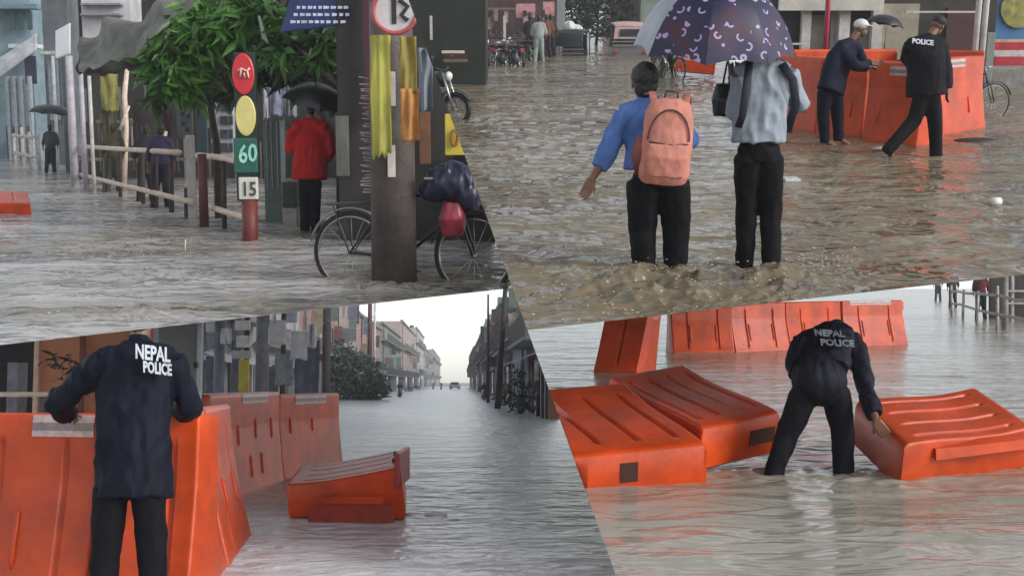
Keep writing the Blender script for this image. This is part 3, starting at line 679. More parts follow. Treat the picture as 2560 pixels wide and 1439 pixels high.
k = MB(r_.location); q0, q1 = BL.D(770, 1262, 11.72), BL.D(985, 1262, 11.62); k.slab([q0, q1, q1 + Vector((0, 0, -.16)), q0 + Vector((0, 0, -.16))], (0, .02, 0)); k.build('forklift_pocket_shade', mat('recess_shade_red', (.25, .02, .006), .5), r_)  # darker red slab: the pocket's shade is put into its colour
k = MB(r_.location); k.box(BL.D(1004, 1172, 12.2) + Vector((0, .1, .02)), (.05, 1.2, .34), bevel=.012); k.build('end_flange', mat('crimson_plastic', (.32, .02, .03), .4), r_)
k = MB(r_.location); k.box(BL.D(994, 1135, 12.9), (.08, .1, .06), bevel=.01); k.box(BL.D(990, 1152, 12.4), (.08, .1, .06), bevel=.01); k.build('coupling_pin', M_ORD, r_)
# officer
JP = dict(fL=(262, 1570), kL=(262, 1400, .02), pL=(278, 1225), fR=(385, 1570), kR=(382, 1400, .02), pR=(370, 1225), pelvis=(326, 1195), chest=(338, 985, .08), neck=(350, 868, .12), head=(352, 790, .14),
          sL=(262, 905, .1), eL=(140, 1008, .22), hL=(170, 1035, .62), sR=(425, 900, .1), eR=(478, 1015, .2), hR=(452, 1030, .6), hem=(333, 1242, .02), sideL=(1, 0, .2), sideR=(-1, 0, .2))
root, base, P = person(BL, 'officer in a long navy jacket seen from behind, leaning both arms on the barriers', 6.55, JP, top=(.006, .008, .016), legs=(.005, .005, .007), tw=1.18, lw=.95, sleeve=.92, foldamp=.020, gloss=.4, bulk=.022, voxel=.011, collar=True, legw=.094, depth=1.22)
wt = mat('white_lettering', (.62, .66, .72), .5)
o_ = P('neck')
def tx(x, y, dy): return BL.D(x, y, 6.55 + dy)
text(BL, 'back_lettering', 'NEPAL', wt, tx(338, 894, -.075), (1, .05, -.12), (-.06, .1, 1), .11, root, base, bold=.003, xs=.58)
text(BL, 'back_lettering', 'POLICE', wt, tx(358, 929, -.085), (1, .05, -.12), (-.06, .05, 1), .085, root, base, bold=.003, xs=.55)
# ---- street fronts: left row and right row run to the same vanishing point
def wline(Y, side): return (-10.3 - .045 * Y) if side < 0 else (3.3 - .045 * Y)
M_WIN = mat('dark_window_glass', (.035, .04, .045), .12, .3, 2); M_FRM = mat('window_frame_grey', (.3, .3, .3), .6)
M_SHUT = mat('rolled_shutter_grey', (.20, .21, .22), .5, .2, 30, stretch=(.2, .2, 4))
def row_house(side, Y0, Y1, hgt, col, label, floors, bays, roof=None, balc=True, setb=0.0, depth=7, shop=None):
    dirv = Vector((-.045, 1, 0)).normalized(); out = Vector((1, .045, 0)).normalized() * (1 if side < 0 else -1)
    A = Vector((wline(Y0, side), Y0, 0)) - out * setb; B = Vector((wline(Y1, side), Y1, 0)) - out * setb
    root = thing(BL, 'town_house', label, 'building', A, 'town houses along the street'); cm = mat('plaster_%d_%d_%d' % tuple(int(c * 99) for c in col), col, .85, .22, .8, bump=.3, bscale=20)
    b = MB(A); b.hexa([A - Vector((0, 0, .3)), B - Vector((0, 0, .3)), B - out * depth - Vector((0, 0, .3)), A - out * depth - Vector((0, 0, .3))], [p + Vector((0, 0, hgt)) for p in (A, B, B - out * depth, A - out * depth)]); b.build('wall', cm, root)
    L = (B - A).length; fh = hgt / floors
    b = MB(A); b.hexa([p + Vector((0, 0, hgt + .003)) for p in (A + out * .35, B + out * .35, B - out * .1, A - out * .1)], [p + Vector((0, 0, hgt + .28)) for p in (A + out * .35, B + out * .35, B - out * .1, A - out * .1)]); b.build('cornice', roof or M_CONC, root)
    for f_ in range(1, floors):
        for k_ in range(bays):
            t = (k_ + .5) / bays; c = A.lerp(B, t) + Vector((0, 0, f_ * fh + fh * .50)); w_ = min(1.1, L / bays * .5); wh = fh * .5
            q = MB(A); u = dirv * w_ / 2; z = Vector((0, 0, wh / 2)); q.slab([c - u - z + out * .03, c + u - z + out * .03, c + u + z + out * .03, c - u + z + out * .03], out * .05); fr = q.build('window', M_FRM, root)
            q = MB(A); u2 = u * .84; z2 = z * .86; q.slab([c - u2 - z2 + out * .083, c + u2 - z2 + out * .083, c + u2 + z2 + out * .083, c - u2 + z2 + out * .083], out * .012); q.build('pane', M_WIN, fr)
        if balc and f_ % 2 == 1 or balc == 2:
            q = MB(A); a2, b2 = A + Vector((0, 0, f_ * fh)), B + Vector((0, 0, f_ * fh)); q.hexa([a2 + out * .0, b2 + out * .0, b2 + out * .9, a2 + out * .9], [p + Vector((0, 0, .14)) for p in (a2, b2, b2 + out * .9, a2 + out * .9)]); sl_ = q.build('balcony', M_CONC, root)
            q = MB(A); n_ = max(4, int(L / .5))
            for z_ in (.5, .95): q.tube([a2 + out * .86 + Vector((0, 0, z_ + .1)), b2 + out * .86 + Vector((0, 0, z_ + .1))], .03, 5)
            for i in range(n_ + 1): p = a2.lerp(b2, i / n_) + out * .86; q.tube([p + Vector((0, 0, .1)), p + Vector((0, 0, 1.05))], .02, 4)
            q.build('railing', M_DGR, sl_)
    for k_ in range(bays):     # ground floor shop fronts
        t = (k_ + .5) / bays; c = A.lerp(B, t) + Vector((0, 0, 1.2)); u = dirv * (L / bays * .40); z = Vector((0, 0, 1.2)); q = MB(A)
        q.slab([c - u - z + out * .04, c + u - z + out * .04, c + u + z + out * .04, c - u + z + out * .04], out * .04); q.build('shop_shutter', [M_SHUT, M_WIN, mat('brown_boards', (.10, .06, .045), .8, .4, 3), mat('blue_grey_shutter', (.12, .16, .20), .5)][(k_ + int(Y0)) % 4], root)
    rnd_ = random.Random(int(Y0 * 3))
    for i in range(max(3, bays)):      # projecting signboards, pipes and a tank: every front differs
        t = rnd_.uniform(.03, .97); z_ = rnd_.uniform(2.6, hgt * .8); p_ = A.lerp(B, t); sh_ = rnd_.uniform(.8, 2.2); c_ = [(.20, .10, .09), (.12, .14, .18), (.40, .38, .36), (.24, .20, .12), (.05, .05, .055), (.12, .15, .13), (.30, .22, .20)][rnd_.randrange(7)]
        q = MB(A); q.hexa([p_ + out * .1 + Vector((0, 0, z_)), p_ + out * .1 + dirv * .12 + Vector((0, 0, z_)), p_ + out * .8 + dirv * .12 + Vector((0, 0, z_)), p_ + out * .8 + Vector((0, 0, z_))], [p_ + out * .1 + Vector((0, 0, z_ + sh_)), p_ + out * .1 + dirv * .12 + Vector((0, 0, z_ + sh_)), p_ + out * .8 + dirv * .12 + Vector((0, 0, z_ + sh_)), p_ + out * .8 + Vector((0, 0, z_ + sh_))]); q.build('signboard', mat('board_col_%d_%d' % (int(c_[0] * 99), int(c_[2] * 99)), c_, .6, .3, 3), root)
    p_ = A.lerp(B, rnd_.uniform(.2, .8)) - out * 1.6; q = MB(A); q.tube([p_ + Vector((0, 0, hgt)), p_ + Vector((0, 0, hgt + .2)), p_ + Vector((0, 0, hgt + 1.3)), p_ + Vector((0, 0, hgt + 1.5))], [.3, .6, .6, .25], 16); q.build('water_tank', mat('black_tank', (.02, .02, .022), .5), root, True)
    q = MB(A)
    q.tube([A.lerp(B, .08) + out * .12, A.lerp(B, .08) + out * .12 + Vector((0, 0, hgt))], .06, 6); q.build('drain_pipe', M_DGR, root, True)
    if shop:
        q = MB(A); a2, b2 = A.lerp(B, .05) + Vector((0, 0, 2.55)), A.lerp(B, .95) + Vector((0, 0, 2.55)); q.hexa([a2 + out * .05, b2 + out * .05, b2 + out * 1.1 - Vector((0, 0, .4)), a2 + out * 1.1 - Vector((0, 0, .4))], [p + Vector((0, 0, .05)) for p in (a2 + out * .05, b2 + out * .05, b2 + out * 1.1 - Vector((0, 0, .4)), a2 + out * 1.1 - Vector((0, 0, .4)))]); q.build('awning', mat('awning_%d_%d' % (int(shop[0] * 99), int(shop[2] * 99)), shop, .6, .3, 4), root)
    return root
PINK = (.33, .19, .17); PK2 = (.34, .25, .235); GRN = (.16, .20, .18); GRY = (.21, .20, .20); WHT = (.36, .35, .34); BRK = (.28, .15, .11); BLU = (.22, .27, .33)
LH = [(34, 47, 7.5, BLU, 'grey blue house front with shutters, nearest of the left row behind the barriers', 2, 4, (.3, .32, .36)),
      (47.1, 60, 8.2, GRY, 'grey house with white cloth awning, second of the left row', 2, 4, (.5, .5, .5)),
      (60.1, 78, 9.5, WHT, 'off-white house with a long balcony, third of the left row', 3, 4, (.35, .38, .4)),
      (78.1, 100, 10.0, PINK, 'salmon pink house left of the tall street pole, behind the bushes', 3, 5, None),
      (100.2, 124, 9.5, PK2, 'pale pink house right behind the tall street pole', 3, 5, (.35, .3, .3)),
      (124.2, 160, 8.2, PINK, 'dusty pink two-bay house between the pole and the green block', 3, 5, None),
      (160.3, 215, 9.2, GRN, 'grey green block with a flat roof, middle of the left row', 4, 7, None),
      (215.5, 290, 12.3, PK2, 'tall pale pink block with a flat roof, end of the visible left row', 5, 8, None),
      (291, 360, 14.5, WHT, 'whitish hazy block stepping down toward the street end', 4, 6, None),
      (361, 480, 11.5, GRN, 'long hazy green grey block at the far left street end', 4, 8, None),
      (481, 700, 14.5, GRY, 'faintest hazy block closing the street on the left', 4, 6, None)]
for (a, b_, h_, c, lb, fl, ba, sh_) in LH: row_house(-1, a, b_, h_, c, lb, fl, ba, shop=sh_, balc=True)
RH = [(44, 58, 5.8, BRK, 'brick brown house nearest in the right row, cut by the picture edge', 2, 4, (.25, .3, .35)),
      (58.1, 72, 6.8, BLU, 'blue grey house with a slanting tin roof in the right row', 2, 4, None),
      (72.2, 84, 6.2, GRY, 'grey house just right of the tall dark pole', 2, 3, (.4, .35, .3)),
      (84.2, 104, 6.9, GRY, 'grey house left of the tall dark pole, stepped roof', 2, 4, None),
      (104.2, 130, 6.6, WHT, 'pale house with roof stubs, fifth of the right row', 2, 5, (.3, .3, .32)),
      (130.2, 170, 7.6, GRY, 'hazy grey house, sixth of the right row', 2, 5, None),
      (170.3, 230, 7.5, PK2, 'hazy pinkish house near the right street end', 2, 6, None),
      (231, 330, 8.0, GRN, 'farthest hazy house of the right row', 2, 6, None)]
for (a, b_, h_, c, lb, fl, ba, sh_) in RH:
    r_ = row_house(1, a, b_, h_, c, lb, fl, ba, shop=sh_)
    out = Vector((-1, -.045, 0)); A = Vector((wline(a, 1), a, 0)); rnd = random.Random(int(a)); q = MB(A)
    for i in range(5):
        t = rnd.uniform(.05, .95); p = A.lerp(Vector((wline(b_, 1), b_, 0)), t) - out * rnd.uniform(.2, 2); q.box(p + Vector((0, 0, h_ + rnd.uniform(.4, .9))), (rnd.uniform(.3, 1.6), rnd.uniform(.3, 2), rnd.uniform(.8, 2.0)))
    q.build('rooftop_stair_head', M_CONC, r_)
# poles
M_TAR = mat('tarred_wood', (.035, .032, .03), .8, .4, 6)
def pw(x, y, z=0): p = BL.W(x, y, z); return p
p = BL.D(816, 900, 62); pole(BL, 'dark thick street pole rising left of the salmon pink house', (p.x, p.y), 9, .22, .2, M_TAR)
p = BL.D(924, 900, 96); pole(BL, 'tall street pole with one crossarm before the pale pink house', (p.x, p.y), 13, .2, .16, mat('rust_brown_pole', (.10, .05, .045), .7), arms=1)
p = BL.D(936, 900, 92); pole(BL, 'thin white pole beside the pole with the crossarm', (p.x, p.y), 12, .1, .09, mat('white_steel', (.6, .6, .6), .5))
p = BL.D(1243, 985, 62); pole(BL, 'tall dark leaning pole on the right side of the street', (p.x, p.y), 6.2, .16, .12, M_TAR, lean=(.42, 0))
p = BL.D(1220, 985, 80); pole(BL, 'short dark pole left of the leaning one', (p.x, p.y), 7.2, .12, .06, M_TAR)
p = BL.D(547, 960, 30); pole(BL, 'bluish grey pole between the shop fronts left of the yellow post', (p.x, p.y), 6, .14, .13, mat('bluegrey_steel', (.12, .14, .18), .6))
p = BL.D(655, 960, 34); pole(BL, 'grey pole right of the yellow and white sign post', (p.x, p.y), 6, .2, .18, mat('purple_grey_concrete', (.16, .15, .18), .7))
p = BL.D(707, 960, 40); pole(BL, 'thin dark pole near the hanging white cloths', (p.x, p.y), 6, .09, .08, M_TAR)
# bushes
def bush(place, label, c, r, n, size, m1, group='green roadside bushes', name='bush'):
    root = thing(place, name, label, 'bush', (c[0], c[1], 0), group)
    b = MB(); rnd = random.Random(n)
    for i in range(6): b.tube([(0, 0, -.1), (rnd.uniform(-.5, .5) * r[0], rnd.uniform(-.5, .5) * r[1], c[2] + rnd.uniform(0, .6) * r[2])], [.05, .015], 5)
    b.build('stems', mat('stem_brown', (.08, .06, .04), .8), root)
    b = MB(); leaf_mass(b, (0, 0, c[2]), r, n, size, n % 97); b.build('foliage', m1, root)
    return root
LG = leafmat('bush_leaves', (.012, .035, .022), (.05, .10, .06)); LG2 = leafmat('olive_leaves', (.02, .03, .012), (.07, .09, .035))
for (x, y, w_, h_, lb) in ((845, 1000, 1.9, 4.6, 'tall green bush left of the parked blue bundle by the pink houses'), (893, 996, 2.0, 3.9, 'broad green bush under the tall street pole'), (930, 990, 1.4, 2.2, 'low green bush at the right end of the bush row')):
    p = BL.D(x, y, 92); bush(BL, lb, (p.x, p.y, h_ * .45), (w_, 1.8, h_ * .55), 1500, .42, LG)
p = BL.D(1303, 1000, 52); bush(BL, 'olive bush on the right kerb beside the leaning pole', (p.x, p.y, .8), (.7, .8, 1.1), 900, .2, LG2)
p = BL.D(1262, 985, 70); bush(BL, 'dark low bush beneath the leaning pole', (p.x, p.y, .6), (.8, .8, .7), 600, .2, LG2)
# far traffic
def rider(x, y, lb, top, col, side=0, hgt=1.6):
    p = BL.W(x, y); motorbike(BL, 'motorbike ' + lb, (p.x, p.y), R(90) + side, col)
    small_person(BL, 'rider ' + lb, x, y - 6, 1.35, top, (.02, .02, .03), stride=.25)
rider(1000, 992, 'in maroon riding toward us on the left of the street', (.10, .03, .035), (.3, .3, .3))
rider(1211, 999, 'in black on the right of the street', (.02, .02, .025), (.02, .02, .02))
rider(1083, 972, 'left one of the far pair', (.04, .05, .06), (.03, .03, .03)); rider(1103, 973, 'right one of the far pair', (.02, .02, .03), (.03, .03, .03))
def car(place, label, loc, rotz, col):
    root = thing(place, 'parked_car', label, 'car', (loc[0], loc[1], -.1), None, rotz); pm = mat('car_paint', col, .25, .1, 3, coat=.8); gm = mat('smoked_glass', (.02, .025, .03), .08)
    b = MB(); prof = [(-2.0, .35), (-2.05, .8), (-1.9, 1.0), (1.0, .98), (1.9, .82), (2.05, .6), (2.0, .35)]
    b.slab([(x, -.85, z) for x, z in prof], (0, 1.7, 0)); b.build('body', pm, root)
    b = MB(); b.hexa([(-1.75, -.8, 1.0), (1.0, -.8, 1.0), (1.0, .8, 1.0), (-1.75, .8, 1.0)], [(-1.3, -.66, 1.45), (.3, -.66, 1.45), (.3, .66, 1.45), (-1.3, .66, 1.45)]); b.build('cabin_glass', gm, root)
    b = MB(); b.box((-.5, 0, 1.475), (1.6, 1.3, .04), bevel=.015); b.build('roof', pm, root)
    for x in (-1.3, 1.3):
        for y in (-.8, .8): b = MB(); b.tube([(x, y - .09, .32), (x, y + .09, .32)], [.32, .32], 20); b.build('wheel', M_RUB, root, True)
    for y in (-.6, .6): b = MB(); b.ball((2.0, y, .68), (.06, .16, .08), 10, 8); b.build('headlight', mat('lamp_glass', (.6, .6, .58), .1), root, True)
    return root
p = BL.W(1137, 972); car(BL, 'white car far down the street at its end', (p.x, p.y), R(-80), (.6, .6, .62))
for i, (x, y, t_, l_, lb) in enumerate(((1334, 1030, (.20, .09, .09), (.03, .035, .06), 'pedestrian in a dusty pink shirt at the right kerb'), (1352, 1040, (.05, .10, .11), (.04, .05, .07), 'pedestrian in teal at the right kerb'), (1376, 1046, (.02, .04, .05), (.02, .02, .02), 'pedestrian in dark clothes at the right picture edge'))):
    small_person(BL, lb, x, y, 1.7, t_, l_)
for i, (x, y, c, lb) in enumerate(((1196, 978, (.05, .04, .04), 'parked beside the right kerb, left of the rider in black'), (1270, 996, (.03, .03, .03), 'parked under the leaning pole'), (1040, 973, (.04, .03, .03), 'parked at the left kerb beyond the maroon rider'), (885, 998, (.15, .22, .28), 'parked by the green bushes, pale blue'), (1022, 978, (.06, .03, .03), 'parked right behind the maroon rider'))):
    p = BL.W(x, y); motorbike(BL, 'small motorbike ' + lb, (p.x, p.y), R(90 + 37 * i), c)
# near left background: doorway, salmon wall, plant, grey door panel, hanging cloths
def wallbox(place, name, label, cat, x0, y0, x1, y1, Y, th, m, z0=None, parts=()):
    a, b_ = place.D(x0, y1, Y), place.D(x1, y1, Y); t = place.D(x0, y0, Y); zb = -.3 if z0 is None else a.z
    root = thing(place, name, label, cat, (a.x, a.y, 0)); b = MB((a.x, a.y, 0)); b.box(((a.x + b_.x) / 2, Y + th / 2, (zb + t.z) / 2), (b_.x - a.x, th, t.z - zb), bevel=.01); b.build('panel' if name != 'shop_wall' else 'wall', m, root); return root
r_ = wallbox(BL, 'shop_wall', 'salmon orange plastered wall behind the officer\'s left shoulder', 'wall', 88, 640, 350, 1000, 14, .5, mat('salmon_plaster', (.52, .22, .12), .8, .15, 1.2, bump=.2))
b = MB(r_.location); b.box(BL.D(96, 800, 13.9), (.06, .06, 5), bevel=.01); b.build('door_frame', mat('peach_wood', (.62, .42, .33), .6), r_)
b = MB(r_.location); b.box(BL.D(208, 800, 13.93), (.05, .04, 5)); b.build('seam_strip', mat('brown_strip', (.16, .06, .04), .7), r_)
r_ = wallbox(BL, 'doorway', 'doorway at the left picture edge, its inner shade painted on a panel', 'doorway', -200, 640, 86, 1000, 16, .3, mat('interior_shade_dark', (.016, .008, .010), .8, .4, 3))  # solid panel; near-black colour stands in for the shade inside
b = MB(r_.location); b.tube([BL.D(60, 1000, 15.4), BL.D(60, 920, 15.4), BL.D(45, 905, 15.4)], .05, 8); b.build('door_post', M_BLK, r_, True)
r_ = wallbox(BL, 'water_barrel', 'grey barrel-like bundle standing in the dark doorway', 'barrel', 16, 905, 44, 985, 15, .3, mat('grey_bundle', (.16, .17, .20), .6, .3, 6))
r_ = thing(BL, 'wooden_bench', 'pale low bench top in front of the dark doorway', 'bench', BL.D(50, 985, 13)); b = MB(); b.box((0, 0, 0), (.75, .4, .05), bevel=.01); b.build('seat', M_BAMB, r_)
for x in (-.3, .3): b = MB(); b.box((x, 0, -.6), (.06, .3, 1.15)); b.build('leg', M_DGR, r_)
p = BL.D(140, 960, 12.5); root = thing(BL, 'potted_plant', 'dark spiky pot plant against the salmon wall', 'plant', (p.x, p.y, .4), None)
b = MB(); b.tube([(0, 0, 0), (0, 0, .5)], [.14, .19], 14); b.build('pot', mat('clay_pot', (.2, .08, .05), .7), root, True)
b = MB(); leaf_mass(b, (0, 0, .98), (.27, .25, .26), 500, .13, 5, aspect=5); b.tube([(0, 0, .4), (0, 0, .9)], .02, 6); b.build('leaves', mat('dark_plum_leaves', (.012, .012, .012), .5), root)
r_ = wallbox(BL, 'grey_door', 'tall grey green door panel with a pale frame, right of the officer\'s head', 'door', 392, 640, 500, 1010, 13, .12, mat('greygreen_door', (.20, .22, .21), .5, .12, 2))
b = MB(r_.location); b.box(BL.D(500, 840, 12.95), (.05, .06, 4.4), bevel=.01); b.build('frame', mat('pale_blue_frame', (.45, .52, .58), .5), r_)
b = MB(r_.location); b.ball(BL.D(489, 912, 12.9), (.025, .04, .035), 10, 8); b.build('knob', M_BLK, r_, True)
def hanging(place, label, x0, y0, x1, y1, Y, m, group='cloths and bags hanging at the shop fronts', name='hanging_cloth', amp=.05, seed=0, cat='cloth'):
    a = place.D(x0, y0, Y); w_ = (x1 - x0) / F * Y; h_ = (y1 - y0) / F * Y; n = 14; me = bpy.data.meshes.new(name); vs = []; fs = []
    for s_ in (0, 1):
        for j in range(n + 1):
            for i in range(n + 1):
                u, v = i / n, j / n; nz = noise.noise(Vector((u * 3 + seed, v * 1.2, seed)))
                ed = .06 * noise.noise(Vector((v * 3, seed, u * 2)))
                vs.append(((u + ed) * w_, amp * 2 * nz + s_ * .012, -v * h_ - abs(noise.noise(Vector((u * 4, seed, 0)))) * h_ * .15 * v))
    N = (n + 1) ** 2
    for j in range(n):
        for i in range(n):
            k_ = j * (n + 1) + i; q = (k_, k_ + 1, k_ + n + 2, k_ + n + 1); fs.append(q[::-1]); fs.append(tuple(N + z for z in q))
    for i in range(n):
        fs.append((i, i + 1, N + i + 1, N + i)); k_ = n * (n + 1) + i; fs.append((k_, N + k_, N + k_ + 1, k_ + 1))
        k_ = i * (n + 1); fs.append((k_, N + k_, N + k_ + n + 1, k_ + n + 1)); k_ += n; fs.append((k_, k_ + n + 1, N + k_ + n + 1, N + k_))
    me.from_pydata(vs, [], fs)
    for p_ in me.polygons: p_.use_smooth = True
    o = link(name, me, None, m); o.location = a; tag(place, o, label, cat, group); return o
CW = mat('white_cloth', (.55, .56, .60), .8, .15, 4); CG = mat('grey_cloth', (.22, .24, .28), .8, .3, 4); CB = mat('slate_cloth', (.09, .10, .15), .8, .3, 4); COC = mat('ochre_cloth', (.42, .34, .06), .7, .25, 4); CO = mat('orange_cloth', (.50, .20, .05), .7, .25, 4)
for i, (x0, y0, x1, y1, Y, m_, lb) in enumerate((
    (508, 830, 545, 872, 28, CG, 'small grey cloth hanging highest near the blue grey pole'), (552, 820, 580, 858, 27, CW, 'white cloth left of the dark slate cloth'), (580, 850, 602, 930, 28, CB, 'narrow slate cloth left of the signpost top'),
    (652, 800, 680, 850, 31, CG, 'grey cloth just right of the signpost top'), (672, 800, 716, 858, 29, CW, 'broad white cloth with a dark hole, middle of the shop fronts'), (726, 828, 768, 895, 30, CW, 'rounded white cloth left of the dark pole'),
    (768, 810, 792, 866, 31, CW, 'thin white rag beside the dark thick pole'), (688, 885, 735, 960, 32, CG, 'grey sheet hanging low under the white cloths'), (738, 850, 800, 990, 36, CB, 'dark slate sheet hanging behind the bush'), (515, 890, 560, 985, 33, CB, 'dark sheet beside the grey green door'))):
    hanging(BL, lb, x0, y0, x1, y1, Y, m_, seed=i * 3.1)
p = BL.D(612, 975, 24); root = thing(BL, 'sign_post', 'white topped post with a yellow lower panel behind the barriers', 'sign post', (p.x, p.y, 0)); s24 = 24 / F
for (x0, y0, x1, y1, m_, nm) in ((588, 800, 625, 825, mat('white_board', (.6, .6, .62), .5), 'top_board'), (592, 838, 626, 868, mat('white_board', (.6, .6, .62), .5), 'middle_board'), (582, 876, 628, 896, mat('grey_board', (.4, .4, .42), .5), 'lower_board'), (598, 898, 622, 985, mat('yellow_panel', (.45, .38, .05), .6), 'yellow_panel')):
    a, c = BL.D(x0, y0, 24), BL.D(x1, y1, 24); b = MB((p.x, p.y, 0)); b.box(((a.x + c.x) / 2, 24, (a.z + c.z) / 2), (c.x - a.x, .08, a.z - c.z), bevel=.008); b.build(nm, m_, root)
b = MB(); b.tube([(0, .1, -.2), (0, .1, 3.2)], .06, 10); b.build('pole', M_DGR, root, True)
# floating bits
p = BL.W(1090, 1286); o = MB().box((0, 0, 0), (.22, .08, .015), bevel=.004).build('litter', mat('white_litter', (.7, .7, .7), .5)); o.location = (p.x, p.y, .015); tag(BL, o, 'thin white scrap floating right of the fallen barrier', 'litter')
for i, (x0, y0, Y0_, x1, y1, Y1_, lb) in enumerate(((924, 780, 96, 1000, 860, 200, 'overhead cable running from the crossarm pole down the left row'), (924, 795, 96, 990, 880, 190, 'lower cable running from the crossarm pole down the left row'), (1255, 748, 62, 1196, 880, 150, 'overhead cable running from the leaning pole down the right row'), (1254, 770, 62, 1226, 800, 80, 'short cable between the leaning pole and the short dark pole'), (816, 800, 62, 655, 790, 34, 'cable from the dark thick pole to the grey pole'), (655, 830, 34, 547, 830, 30, 'cable between the grey and the bluish pole'))):
    cable(BL, lb, BL.D(x0, y0, Y0_), BL.D(x1, y1, Y1_), .5, .02)
cable(BL, 'overhead cable between the two left street poles', BL.D(816, 770, 62), BL.D(924, 790, 96), .5)
cable(BL, 'overhead cable crossing to the thin white pole', BL.D(760, 760, 50), BL.D(936, 800, 92), .8)
# ================================================================ TR: two waders, officers at the barriers, flooded street
J1 = dict(fL=(1610, 672), kL=(1606, 570, .03), pL=(1608, 470), fR=(1688, 672), kR=(1690, 570, .02), pR=(1684, 468), pelvis=(1642, 445), chest=(1636, 310, .03), neck=(1618, 256, .03), head=(1612, 208, .05),
          sL=(1562, 288, .03), eL=(1514, 390, .0), hL=(1478, 452, -.03), sR=(1700, 290, .03), eR=(1722, 350, .10), hR=(1690, 385, .38), hem=(1640, 418, .0), sideL=(1, -.4, 0), hdL=(-.45, -.1, -1))
BLUE = (.085, .17, .42)
root, base, P = person(TR, 'schoolboy in a blue shirt and black trousers wading away, left arm held out', 8.86, J1, top=BLUE, legs=(.004, .004, .005), tw=1.34, lw=1.15, hk=1.18, sleeve=.55, foldamp=.020, gloss=.7, bulk=.016, voxel=.010, collar=True, legw=.128, k=1.0)
def bag(place, c, w, h, d, tilt, label):
    root = thing(place, 'backpack', label, 'backpack', c, None); M = Matrix.Rotation(tilt, 3, 'Y')
    def q(x, y, z): return M @ Vector((x, y, z))
    pm = mat('salmon_canvas', (.52, .20, .15), .75, .14, 9, bump=.3, bscale=120); pd = mat('dark_strap', (.09, .03, .03), .7)
    b = MB()
    for (z, ww, dd) in [(0, 0, 0)]: pass
    pts = [q(0, 0, -h / 2), q(0, -.01, -h / 2 + .05), q(0, -.01, 0), q(0, 0, h / 2 - .10), q(0, .02, h / 2 - .03), q(0, .03, h / 2)]
    b.tube(pts, [(d * .40, w * .44), (d * .52, w * .50), (d * .52, w * .50), (d * .44, w * .46), (d * .34, w * .38), (d * .16, w * .20)], 28, up=(0, 1, 0)); o = b.fuse('main_compartment', pm, root, .010, 5, folds(.006, 10, (1, 1, .8), 3))
    b = MB(); b.tube([q(.0, -d * .46, -h / 2 + .05), q(0, -d * .50, -h * .18), q(0, -d * .46, -.01)], [(.03, w * .36), (.045, w * .40), (.02, w * .38)], 24, up=(0, 1, 0)); b.fuse('front_pocket', pm, root, .009, 4, folds(.005, 12, (1, 1, .8), 8))
    b = MB(); b.tube([q(w * .40 * cos(a), -d * .40 - .012 * sin(a), h * .02 + h * .36 * sin(a)) for a in np.linspace(0, pi, 16)], .006, 6); b.tube([q(-w * .38, -d * .52, -.005), q(0, -d * .56, -.015), q(w * .38, -d * .52, -.005)], .005, 6); b.build('zip_seams', pd, root, True)
    for s_ in (-1, 1):
        b = MB(); b.tube([q(s_ * w * .28, .02, h / 2 - .06), q(s_ * w * .34, .10, h / 2 + .03), q(s_ * w * .42, .22, h / 2 + .0), q(s_ * w * .46, .28, h * .2)], [(.008, .028)] * 4, 8, up=(0, 0, 1)); b.build('shoulder_strap', pm, root, True)
    b = MB(); b.tube([q(-.05, .0, h / 2 - .01), q(-.04, -.02, h / 2 + .05), q(.04, -.02, h / 2 + .05), q(.05, .0, h / 2 - .01)], .009, 8); b.build('grab_handle', pd, root, True)
    b = MB(); b.tube([q(-w * .50, 0, h * .05), q(-w * .54, -.02, -h * .2), q(-w * .48, 0, -h * .42)], [(.03, .02), (.05, .03), (.03, .02)], 10); b.build('side_pocket', mat('dark_salmon', (.18, .05, .045), .7), root, True)
    return root
c = TR.D(1667, 352, 8.86 - .24)
bag(TR, c, .37, .60, .20, .07, 'salmon pink backpack on the back of the boy in the blue shirt')
# second wader under the umbrella
J2 = dict(fL=(1862, 655), kL=(1866, 540, .02), pL=(1868, 400), fR=(1930, 682, -.1), kR=(1926, 550, 0), pR=(1926, 400), pelvis=(1897, 372), chest=(1903, 215, .02), neck=(1898, 152, .04), head=(1890, 108, .08),
          sL=(1855, 190, .02), eL=(1842, 290, .05), hL=(1836, 205, .30), sR=(1966, 185, .02), eR=(2000, 262, .06), hR=(1975, 240, .42), hem=(1897, 354, 0), hdL=(0, .1, 1), sideL=(1, 0, 0))
root2, base2, P2 = person(TR, 'man in a loose grey shirt and black trousers wading away under the patterned umbrella', 8.9, J2, top=(.27, .31, .36), legs=(.004, .004, .005), tw=1.12, lw=.92, sleeve=.35, foldamp=.022, gloss=.75, bulk=.026, voxel=.010, collar=True, legw=.098)
b = MB(base2); b.tube([TR.D(1876, 140, 8.84), TR.D(1868, 200, 8.72), TR.D(1856, 290, 8.74), TR.D(1846, 318, 8.8)], [(.008, .028)] * 4, 8, up=(0, 1, 0)); b.tube([TR.D(1955, 160, 8.85), TR.D(1982, 200, 8.78), TR.D(1990, 260, 8.84), TR.D(1968, 330, 8.9)], [(.008, .032)] * 4, 8, up=(0, 1, 0)); b.build('bag_strap', mat('dark_navy_strap', (.012, .014, .03), .7), root2, True)
